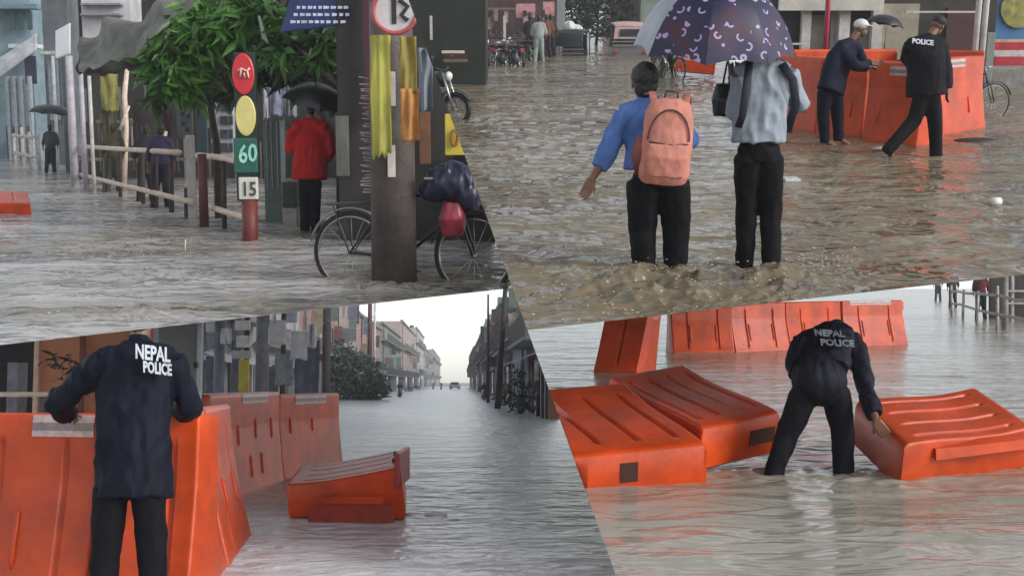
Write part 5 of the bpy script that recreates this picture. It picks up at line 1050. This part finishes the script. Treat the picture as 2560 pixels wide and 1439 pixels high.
# hanging cloths
CG_ = 'cloths hanging in the market'
M_OLV = mat('olive_yellow_cloth', (.20, .19, .05), .8, .3, 4); M_DBR = mat('dark_brown_cloth', (.022, .018, .016), .85, .4, 3)
for (x0, y0, x1, y1, Y, m_, lb) in ((248, 185, 292, 272, 32.6, M_OLV, 'olive yellow cloth hanging left of the crooked bamboo pole'), (254, 272, 290, 400, 32.8, mat('brown_olive_cloth', (.05, .045, .025), .85, .4, 3), 'brown olive cloth hanging below the yellow one'), (331, 258, 398, 372, 28.2, M_DBR, 'wide dark brown cloth hanging right of the crooked bamboo pole'),
                                    (400, 260, 426, 340, 25.6, mat('maroon_cloth', (.05, .02, .025), .85, .4, 3), 'small maroon cloth next to the wide dark brown one'), (656, 200, 672, 290, 24, mat('lilac_cloth', (.34, .33, .40), .8, .25, 4), 'lilac cloth hanging just right of the sign pillar'), (672, 205, 712, 285, 24, mat('slate_print_cloth', (.10, .10, .17), .8, .8, 10, col2=(.25, .25, .33)), 'dark printed cloth right of the lilac one'), (716, 165, 744, 285, 23, mat('grey_green_cloth', (.20, .22, .22), .8, .3, 4), 'long grey green cloth above the red caped person')):
    hanging(TL, lb, x0, y0, x1, y1, Y, m_, group=CG_, seed=x0 * .37)
# boards, rack
r_ = tb(TL, 'notice_board', 'slate notice board with pale marks behind the fence, left of the goods rack', 'sign', 440, 262, 482, 345, 25.4, .06, mat('slate_board', (.10, .11, .12), .6, .3, 5))
for (x, y) in ((456, 285), (470, 290), (458, 310), (468, 325)): addbox(TL, r_, 'painted_mark', x - 4, y - 6, x + 4, y + 5, 25.36, .01, mat('black_mark', (.02, .02, .02), .6))
r_ = tb(TL, 'goods_rack', 'pale rack with dark square compartments left of the sign pillar', 'rack', 522, 205, 584, 400, 24.6, .3, mat('pale_rack', (.34, .35, .38), .7, .2, 5))
for i in range(5):
    for (x0, x1) in ((526, 538), (550, 568), (572, 582)): addbox(TL, r_, 'compartment', x0, 222 + i * 34, x1, 244 + i * 34, 24.56, .03, mat('dark_goods', (.05, .05, .06), .6, .7, 12))
tb(TL, 'door_panel', 'slate blue door panel between the notice board and the goods rack', 'door', 488, 240, 520, 405, 25.2, .08, mat('slate_blue_panel', (.05, .08, .10), .5, .2, 3))
r_ = tb(TL, 'white_plank_post', 'broad whitewashed plank post just left of the thick red post', 'post', 462, 338, 490, 548, 20.6, .12, mat('whitewashed_plank', (.40, .38, .36), .7, .25, 4), ground=True, part='plank')
# bamboo fence, posts to the water
a, c = TL.W(212, 470), TL.W(606, 600)
def fpt(x, ybase, y): Y = TL.W(x, ybase).y; return TL.D(x, y, Y)
M_POST = mat('dark_brown_post', (.045, .022, .02), .7, .4, 6)
root = thing(TL, 'bamboo_fence', 'two-rail bamboo fence on dark posts along the market front', 'fence', (a.x, a.y, 0))
base_y = lambda x: 468 + (x - 212) / (606 - 212) * 118
for rail in ([(205, 366), (330, 374), (452, 381)], [(498, 388), (560, 394), (608, 406)], [(205, 436), (300, 460), (490, 506)], [(516, 512), (612, 543)]):
    b = MB((a.x, a.y, 0)); b.tube([fpt(x, base_y(x), y) - Vector((0, .08, 0)) for x, y in rail], .050, 8); b.build('rail', M_BAMB, root, True)
for (x, yt, w_) in ((217, 360, .05), (258, 395, .03), (300, 372, .045), (357, 380, .045), (392, 390, .03), (428, 370, .05), (466, 470, .05), (560, 400, .04)):
    b = MB((a.x, a.y, 0)); p = TL.W(x, base_y(x)); t_ = fpt(x, base_y(x), yt); b.tube([(p.x, p.y, -.3), t_], [w_, w_ * .85], 8); b.build('post', M_POST, root, True)
p = TL.W(511, 568); t_ = TL.D(511, 385, p.y); pole(TL, 'thick dark red post in the fence line, left of the sign pillar', (p.x, p.y), t_.z, .075, .07, mat('dark_red_post', (.09, .022, .018), .6, .3, 5), name='fence_post')
b = [TL.W(38, 412), TL.W(100, 425)]
board_fence(TL, 'short pale rail fence far down the street at the left edge', [b[0], b[1]], 1.3, [0, .35, .7, 1], [.45, 1.15], M_WPOST, .06)
# sign pillar
p = TL.W(624, 603); Y = p.y; root = thing(TL, 'sign_pillar', 'traffic light shaped sign pillar with red, yellow and green fields on a red post', 'sign pillar', (p.x, p.y, 0)); org = root.location
def px_box(nm, x0, y0, x1, y1, m_, dy=0, th=.12, parent=None, bev=.02):
    a_, c_ = TL.D(x0, y0, Y), TL.D(x1, y1, Y); bb = MB(org); bb.box(((a_.x + c_.x) / 2, Y + dy, (a_.z + c_.z) / 2), (c_.x - a_.x, th, a_.z - c_.z), bevel=bev); return bb.build(nm, m_, parent or root)
def px_disc(nm, x, y, rx, ry, m_, dy, th=.03, parent=None):
    c_ = TL.D(x, y, Y); s_ = Y / F; bb = MB(org); bb.tube([c_ + Vector((0, dy, 0)), c_ + Vector((0, dy - th * .7, 0)), c_ + Vector((0, dy - th, 0))], [(ry * s_, rx * s_), (ry * s_, rx * s_), (ry * s_ * .93, rx * s_ * .93)], 32, up=(0, 0, 1)); return bb.build(nm, m_, parent or root)
px_box('backing', 592, 425, 644, 502, mat('black_green_board', (.012, .022, .016), .45, .3, 5))
px_box('board', 584, 132, 648, 432, mat('black_green_board', (.012, .022, .016), .45, .3, 5))
MR = mat('red_sign_paint', (.55, .03, .04), .35, .12, 6)
d_ = px_disc('red_disc', 611, 186, 27, 50, MR, -.062)
b = MB(org); wq = lambda x, y: TL.D(x, y, Y - .105)
b.tube([wq(594, 178), wq(603, 172), wq(618, 178), wq(624, 170)], .016, 6); b.tube([wq(603, 172), wq(600, 192), wq(612, 196), wq(610, 182)], .013, 6); b.tube([wq(618, 178), wq(622, 196)], .014, 6); b.build('white_marks', mat('pinkish_white_paint', (.75, .45, .42), .5), d_, True)
px_disc('yellow_disc', 617, 290, 25, 49, mat('yellow_sign_paint', (.62, .55, .20), .4, .1, 5), -.062)
gb = px_box('green_field', 586, 345, 648, 432, mat('green_sign_paint', (.015, .10, .075), .4, .2, 5), -.07, .05)
text(TL, 'figures', '60', mat('mint_paint', (.30, .62, .52), .5), TL.D(596, 408, Y - .105), (1, 0, .12), (0, 0, 1), .34, gb, org, bold=.006, xs=.78)
wb = px_box('white_plate', 598, 442, 648, 498, mat('cream_plate', (.58, .57, .50), .5, .1, 4), -.04, .06)
text(TL, 'figures', '15', mat('dark_paint', (.05, .06, .05), .5), TL.D(603, 489, Y - .08), (1, 0, 0), (0, 0, 1), .27, wb, org, bold=.004, xs=.8)
b = MB(org); b.tube([(p.x, Y, -.3), TL.D(624, 499, Y)], [.115, .11], 16); b.build('post', mat('brick_red_post', (.13, .020, .015), .55, .3, 5), root, True)
# person in red cape under a black umbrella
JR = dict(fL=(762, 578), kL=(762, 515), pL=(762, 458), fR=(790, 578), kR=(788, 515), pR=(788, 458), pelvis=(775, 445), chest=(775, 350, .03), neck=(776, 300, .05), head=(778, 272, .08),
          sL=(738, 325), eL=(728, 375, .0), hL=(742, 345, .25), sR=(812, 325), eR=(822, 380, .05), hR=(812, 420, .2), hem=(775, 448))
person(TL, 'person in a bright red rain cape and black trousers under a black umbrella', 18.0, JR, top=(.42, .012, .012), legs=(.006, .006, .007), tw=1.5, lw=1.0, sleeve=.5, gloss=.5, bulk=.09, foldamp=.02, voxel=.02, legw=.10)
umbrella(TL, 'umbrella', 'battered black umbrella over the person in the red cape', TL.D(800, 208, 18.2), (.25, -.15, 1), .3, .52, .34, M_BLK, TL.D(762, 340, 18.1), n=8)
# things between pillar and person
r_ = tb(TL, 'cabinet', 'grey green metal cabinet standing right of the sign pillar', 'cabinet', 656, 300, 706, 578, 19.5, .4, mat('grey_green_metal', (.10, .13, .12), .5, .35, 4), ground=True)
for x in (664, 676, 690): addbox(TL, r_, 'louvre', x, 305, x + 5, 470, 19.44, .04, M_WP)
r_ = tb(TL, 'crate', 'small pale crate with dark marks at the feet of the red caped person', 'crate', 706, 520, 744, 578, 18.8, .3, mat('pale_crate', (.32, .31, .28), .7, .3, 6), ground=True)
tb(TL, 'crate', 'dark crate stacked on the small pale crate', 'crate', 704, 455, 742, 519, 18.8, .3, mat('dark_crate', (.05, .06, .05), .7, .5, 6))
# bystanders
for (x, y, t_, l_, lb) in ((126, 432, (.05, .055, .07), (.02, .02, .025), 'pedestrian in slate clothes under a black umbrella far left'), (402, 520, (.045, .035, .085), (.02, .02, .03), 'bystander in violet behind the middle of the bamboo fence'), (365, 505, (.03, .03, .04), (.02, .02, .02), 'bystander in black behind the bamboo fence'), (283, 480, (.06, .055, .03), (.04, .04, .03), 'bystander in olive at the left part of the bamboo fence')):
    small_person(TL, lb, x, y, 1.6, t_, l_)
umbrella(TL, 'umbrella', 'black umbrella of the pedestrian far left', TL.D(130, 262, 38), (.1, 0, 1), 0, .75, .30, M_BLK, TL.D(130, 330, 38.5), n=8)
# leaves
LGB = leafmat('bright_green_leaves', (.018, .07, .006), (.09, .24, .03), 1.2); LGD = leafmat('deep_green_leaves', (.008, .025, .008), (.03, .08, .015), 1.2)
def tree(place, label, base, masses, m_, trunk=.09, size=.4, aspect=3.2):
    root = thing(place, 'street_tree', label, 'tree', (base[0], base[1], 0), None); t0 = Vector((base[0], base[1], 0))
    b = MB(t0); c0 = Vector(masses[0][0]); mid = t0.lerp(c0, .55); b.tube([t0 - Vector((0, 0, .3)), Vector((t0.x, t0.y, mid.z * .8)), c0], [trunk, trunk * .8, trunk * .5], 10)
    b.build('trunk', mat('dark_bark', (.05, .04, .03), .9, .4, 8, bump=.6, bscale=20), root, True)
    b = MB(t0)
    for c, r, n in masses[1:]: b.tube([Vector((t0.x, t0.y, c0.z * .75)), (c0 + Vector(c)) / 2 + Vector((0, 0, .1)), Vector(c)], [trunk * .5, trunk * .35, trunk * .15], 6)
    if len(masses) > 1: b.build('branches', mat('dark_bark', (.05, .04, .03), .9), root, True)
    b = MB(t0)
    for i, (c, r, n) in enumerate(masses): leaf_mass(b, c, r, n, size, i * 7 + len(label), drop=.5, aspect=aspect)
    b.build('foliage', m_, root); return root
q = lambda x, y, Y_: tuple(TL.D(x, y, Y_))
tp = TL.W(548, 545); tree(TL, 'bright green broad-leaved tree overhanging the fence, left of the sign pillar', tp, [(q(500, 110, 18.6), (.55, .5, .7), 700), (q(440, 160, 18.6), (.42, .5, .5), 500), (q(400, 222, 18.8), (.42, .4, .22), 420), (q(450, 215, 18.6), (.35, .4, .30), 320), (q(560, 50, 18.4), (.55, .5, .5), 500), (q(625, 45, 18.2), (.5, .5, .45), 420), (q(700, 95, 17.8), (.42, .4, .35), 380), (q(770, 120, 17.8), (.38, .4, .25), 300), (q(380, 130, 18.8), (.25, .3, .3), 160)], LGB, .08, .34)
tp = TL.W(856, 560); tree(TL, 'dark green tree filling the shade above the red caped person', tp, [(q(720, 130, 20.5), (.8, .5, .5), 900), (q(820, 150, 20.5), (.75, .5, .7), 800), (q(620, 120, 21), (.7, .5, .5), 700), (q(540, 180, 21.5), (.6, .5, .5), 600), (q(690, 50, 20.5), (.7, .5, .5), 600)], LGD, .1, .36)
# banner
r_ = thing(TL, 'banner', 'blue banner with white lettering across the top, left of the big pole', 'banner', TL.D(700, 20, 17))
sheet(TL, 'cloth', '', '', [(735, -40, 17), (884, -50, 16.6), (880, 62, 16.6), (700, 82, 17)], mat('banner_blue', (.03, .05, .17), .6, .2, 2), .02, 5, root=r_)
b = MB(r_.location); rnd = random.Random(3)
for j, y in enumerate((14, 32, 50)):
    x = 742 - j * 8
    while x < 868:
        w_ = rnd.uniform(6, 14); b.slab([TL.D(x, y + 9, 16.45), TL.D(x + w_, y + 8, 16.45), TL.D(x + w_, y + 2, 16.45), TL.D(x, y + 1, 16.45)], (0, .01, 0)); x += w_ + rnd.uniform(3, 7)
b.build('white_lettering', mat('pale_blue_white', (.45, .50, .68), .6), r_)
sheet(TL, 'banner_strip', 'pale green cloth strip hanging among the dark leaves', 'cloth', [(700, 40, 19.5), (718, 35, 19.5), (722, 72, 19.5), (702, 78, 19.5)], mat('mint_cloth', (.28, .42, .34), .7), .02, 3)
sheet(TL, 'banner_strip', 'pale grey green pennant hanging above the sign pillar', 'cloth', [(644, 40, 17.6), (650, 40, 17.6), (672, 112, 17.6), (655, 96, 17.6)], mat('pale_pennant', (.34, .40, .32), .7), .01, 8)
# shop at the right behind the pole
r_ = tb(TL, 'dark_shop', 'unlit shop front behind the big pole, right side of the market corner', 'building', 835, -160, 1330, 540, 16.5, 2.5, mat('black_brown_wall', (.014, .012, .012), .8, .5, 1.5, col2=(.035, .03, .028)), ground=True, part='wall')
addbox(TL, r_, 'maroon_board', 906, -60, 926, 300, 16.3, .1, mat('maroon_board2', (.05, .012, .018), .6)); addbox(TL, r_, 'brown_door', 1048, 280, 1076, 410, 16.3, .1, mat('rust_brown_door', (.12, .05, .02), .7, .4, 3)); addbox(TL, r_, 'grey_panel', 838, 290, 872, 440, 16.3, .1, mat('grey_olive_panel', (.09, .09, .075), .7, .4, 3, stretch=(3, 1, .5)))
r_ = tb(TL, 'shop_sign', 'yellow shop sign with a brown mark at the right edge of the market corner', 'sign', 1112, 285, 1180, 388, 15.6, .06, mat('yellow_shop_sign', (.55, .42, .05), .5, .15, 4))
b = MB(r_.location); c_ = TL.D(1136, 345, 15.56); b.tube([c_ + Vector((.04 * cos(a_), 0, .10 * sin(a_))) for a_ in np.linspace(0, 2 * pi, 20)], .018, 6); b.build('brown_mark', mat('brown_mark', (.25, .12, .02), .6), r_, True)
hanging(TL, 'blue grey cloth hanging right of the big pole', 1044, 120, 1080, 268, 13.4, mat('bluegrey_cloth', (.17, .19, .23), .8, .2, 4), group=CG_, seed=2.2)
hanging(TL, 'olive yellow cloth tied to the right side of the big pole', 998, 92, 1040, 225, 11.66, mat('olive_gold_cloth', (.26, .20, .045), .75, .35, 4), group=CG_, seed=5.2, amp=.03)
hanging(TL, 'orange brown cloth tied below the olive one on the big pole', 1000, 222, 1046, 348, 11.66, mat('burnt_orange_cloth', (.42, .19, .05), .75, .35, 4), group=CG_, seed=7.2, amp=.03)
# big pole
p = TL.W(980, 712); Y2 = p.y; root = pole(TL, 'thick dark concrete pole with painted white bars, right of the red caped person', (p.x, p.y + .24), 4.4, .235, .20, mat('dark_wet_concrete', (.050, .042, .038), .6, .5, 2.2, col2=(.11, .09, .08), bump=.5, bscale=16), name='utility_pole')
org = root.location
def onpole(nm, x0, y0, x1, y1, m_, dy=-.235, th=.012):
    a_, c_ = TL.D(x0, y0, Y2 + .24), TL.D(x1, y1, Y2 + .24); bb = MB(org); bb.box(((a_.x + c_.x) / 2, Y2 + .24 + dy, (a_.z + c_.z) / 2), (c_.x - a_.x, th, a_.z - c_.z), bevel=.004); return bb.build(nm, m_, root)
MWB = mat('white_bar_paint', (.55, .50, .48), .6, .2, 6)
onpole('white_bar', 975, 182, 995, 266, MWB, -.245); onpole('white_bar', 975, 362, 995, 440, MWB, -.255)
b = MB(org); rnd = random.Random(2)
for i in range(38):
    z_ = TL.D(928, 200 + i * 7.6, Y2 + .24).z; x_ = TL.D(930, 300, Y2 + .24).x; b.tube([(x_ + .03, Y2 + .2, z_), (x_ - rnd.uniform(.05, .12), Y2 + .15, z_ + rnd.uniform(-.02, .03))], .006, 4)
    b.tube([(x_ + .02, Y2 + .2, z_ - .02), (x_ + .02, Y2 + .2, z_ + .03)], .008, 4)
b.build('binding_wire', mat('pale_wire', (.40, .36, .36), .5), root)
hanging(TL, 'long yellow green cloth wrapped down the left side of the big pole', 924, 88, 974, 372, 11.70, mat('yellow_green_cloth', (.34, .33, .06), .7, .3, 3, stretch=(3, 1, .5)), group=CG_, seed=1.1, amp=.03)
# round road sign
c_ = TL.D(988, 28, 11.5); root = thing(TL, 'round_sign', 'round white road sign with a red ring high on the big pole, worn black symbol', 'road sign', c_); b = MB(); b.tube([(0, .0, 0), (0, -.015, 0)], [.225, .225], 40); b.build('plate', mat('white_sign_face', (.55, .52, .52), .4, .12, 6), root)
b = MB(); b.tube(ring((0, -.02, 0), .205, 'y', 40), .022, 8, closed=True); b.build('red_ring', mat('worn_red_ring', (.42, .08, .09), .4, .25, 8), root, True)
b = MB(); b.box((-.01, -.022, .02), (.045, .008, .28)); b.tube([(.04, -.022, .10), (.12, -.022, .04), (.06, -.022, -.04), (.12, -.022, -.09)], .022, 6); b.build('black_symbol', mat('black_mark', (.02, .02, .02), .6), root)
# parked bicycle
pa, pb = TL.D(872, 600, 12.55), TL.D(1196, 610, 12.2); mid = (pa + pb) / 2; bk = bicycle(TL, 'old black bicycle with chrome mudguards parked behind the big pole', (mid.x - .02, mid.y), math.atan2(pb.y - pa.y, pb.x - pa.x), dz=-.16); bk.scale = (1.26,) * 3
o = TL.D(1135, 455, 12.1); root = thing(TL, 'bundle', 'dark navy plastic bundle heaped on the handlebar of the parked bicycle', 'bundle', o); b = MB(); b.ball((0, 0, 0), (.28, .16, .20), 16, 12); b.ball((.14, 0, -.12), (.16, .14, .18), 14, 10); b.ball((-.18, .02, -.08), (.16, .12, .12), 14, 10); b.fuse('plastic_sheet', mat('navy_plastic', (.010, .012, .035), .3, .3, 6), root, .016, 3, folds(.03, 9))
o = TL.D(1132, 548, 12.05); root = thing(TL, 'bag', 'crimson bag hanging below the navy bundle on the bicycle', 'bag', o); b = MB(); b.tube([(0, 0, -.17), (0, 0, 0), (0, 0, .17)], [(.07, .10), (.09, .14), (.05, .09)], 16, up=(0, 1, 0)); b.fuse('bag_body', mat('crimson_vinyl', (.22, .015, .03), .4, .3, 5), root, .014, 3, folds(.012, 11)); b = MB(); b.tube([(-.06, 0, .15), (0, 0, .30), (.06, 0, .15)], .01, 6); b.build('strap', M_BLK, root, True)
# floating barrier end and litter
lie(TL, 'end of a floating orange barrier cut by the left picture edge', (-160, 500, 21.6), (76, 508, 21.2), (-150, 468, 23.5), T=.30, Tt=.24, grooves=3, group=GRP_B)
rnd = random.Random(8); b = MB()
for (px_, py_, n__, sx, sy) in ((320, 630, 90, 60, 25), (420, 690, 80, 70, 22), (340, 790, 40, 30, 15), (480, 600, 20, 30, 12), (880, 705, 50, 60, 8), (200, 720, 60, 120, 40), (980, 728, 40, 50, 6)):
    for i in range(n__):
        q_ = TL.W(px_ + rnd.gauss(0, sx), py_ + rnd.gauss(0, sy)); s_ = rnd.uniform(.003, .010); b.ball((q_.x, q_.y, .015), (s_ * rnd.uniform(1, 3), s_, s_ * .6), 6, 4)
o = b.build('foam_flecks', mat('muddy_foam', (.42, .38, .28), .3), None, True); tag(TL, o, 'pale foam flecks and bits drifting on the water before the fence', 'foam', kind='stuff')
p = TL.W(462, 632); bar(TL, 'stick', 'thin pale stick poking out of the water in front of the fence', 'stick', [(462, 635, p.y), (464, 598, p.y)], .008, M_BAMB)
# ---------------------------------------------------------------- haze
hz = MB(); hz.box((0, 240, 20), (900, 620, 44.0))
hm = bpy.data.materials.new('haze_air'); hm.use_nodes = True
for n_ in list(hm.node_tree.nodes):
    if n_.type != 'OUTPUT_MATERIAL': hm.node_tree.nodes.remove(n_)
pv = hm.node_tree.nodes.new('ShaderNodeVolumePrincipled'); pv.inputs['Color'].default_value = (0.93, 0.96, 1, 1)
pv.inputs['Density'].default_value = 0.00095; pv.inputs['Anisotropy'].default_value = 0.2
hm.node_tree.links.new(pv.outputs[0], hm.node_tree.nodes['Material Output'].inputs['Volume'])
if HAZE:
    ho = hz.build('haze', hm); ho['kind'] = 'stuff'; ho['label'] = 'pale rain haze filling the air over the flooded street'; ho['category'] = 'haze'
# ---------------------------------------------------------------- set the places round the viewpoint
bpy.context.view_layer.update()
def plane_px(x0, y0, x1, y1):           # plane through the viewpoint; normal points to the right of the direction travelled
    Rm = Matrix.Rotation(pi / 2 + A0, 3, 'X')
    a = Rm @ Vector(((x0 - CX) / F, (CY - y0) / F, -1)); b = Rm @ Vector(((x1 - CX) / F, (CY - y1) / F, -1))
    return a.cross(b).normalized()
nD1 = plane_px(1021.2, 0, 1540.7, 1439)            # travelling down the picture
nL = plane_px(0, 861.8, 1278, 719.9)
nR = plane_px(1325, 823.9, 2560, 686.1)
C0 = Vector((0, 0, CAMZ)); Rm = Matrix.Rotation(pi / 2 + A0, 3, 'X')
def probe(x, y): return Rm @ Vector(((x - CX) / F, (CY - y) / F, -1))
def orient(n, inside): return n if n.dot(probe(*inside)) > 0 else -n
PL = {'TL': [orient(nD1, (500, 300)), orient(nL, (500, 300))], 'BL': [orient(nD1, (500, 1200)), orient(nL, (500, 1200))],
      'TR': [orient(nD1, (2000, 300)), orient(nR, (2000, 300))], 'BR': [orient(nD1, (2200, 1200)), orient(nR, (2200, 1200))]}
def clip(o, planes):
    me = o.data; n = len(me.vertices)
    if n == 0: return
    co = np.empty(n * 3, 'f'); me.vertices.foreach_get('co', co); co = co.reshape(-1, 3)
    M = np.array(o.matrix_world); w = co @ M[:3, :3].T + M[:3, 3] - np.array(C0)
    cut = []
    for pn in planes:
        d = w @ np.array(pn)
        if d.max() < 0: return 'out'
        if d.min() < -1e-4: cut.append(pn)
    if not cut: return
    if me.users > 1: me = me.copy(); o.data = me
    bm = bmesh.new(); bm.from_mesh(me); Mi = o.matrix_world.inverted(); N3 = Mi.to_3x3()
    for pn in cut:
        loc = Mi @ C0; nl = (o.matrix_world.to_3x3().transposed() @ pn).normalized()
        g_ = bmesh.ops.bisect_plane(bm, geom=bm.verts[:] + bm.edges[:] + bm.faces[:], plane_co=loc, plane_no=nl, clear_inner=True, dist=1e-5)
        if n < 60000 and 'leaf' not in o.name and 'leaves' not in o.name and 'foliage' not in o.name:
            es = [e for e in g_['geom_cut'] if isinstance(e, bmesh.types.BMEdge) and e.is_boundary]
            try: bmesh.ops.holes_fill(bm, edges=es)
            except Exception: pass
    bm.to_mesh(me); bm.free()
    if len(me.polygons) == 0: return 'out'
nout = 0
for P in PLACES:
    for o in P.items: o.matrix_basis = P.M @ o.matrix_basis
bpy.context.view_layer.update()
def walk(o):
    for c in list(o.children): yield from walk(c)
    yield o
for P in PLACES:
    for top in P.items:
        if top.get('noclip'):
            del top['noclip']; continue
        for o in list(walk(top)):
            if o.type == 'MESH' and clip(o, PL[P.name]) == 'out':
                nout += 1
                if o.children: o.data = bpy.data.meshes.new('x')
                else: bpy.data.objects.remove(o)
    for top in list(P.items):
        try: top.name
        except ReferenceError: P.items.remove(top); continue
        if top.type == 'EMPTY' and not any(c.type == 'MESH' and len(c.data.polygons) for c in top.children_recursive):
            for c in list(top.children_recursive): bpy.data.objects.remove(c)
            bpy.data.objects.remove(top); P.items.remove(top)
print('clipped out', nout, 'objects', len(bpy.data.objects))
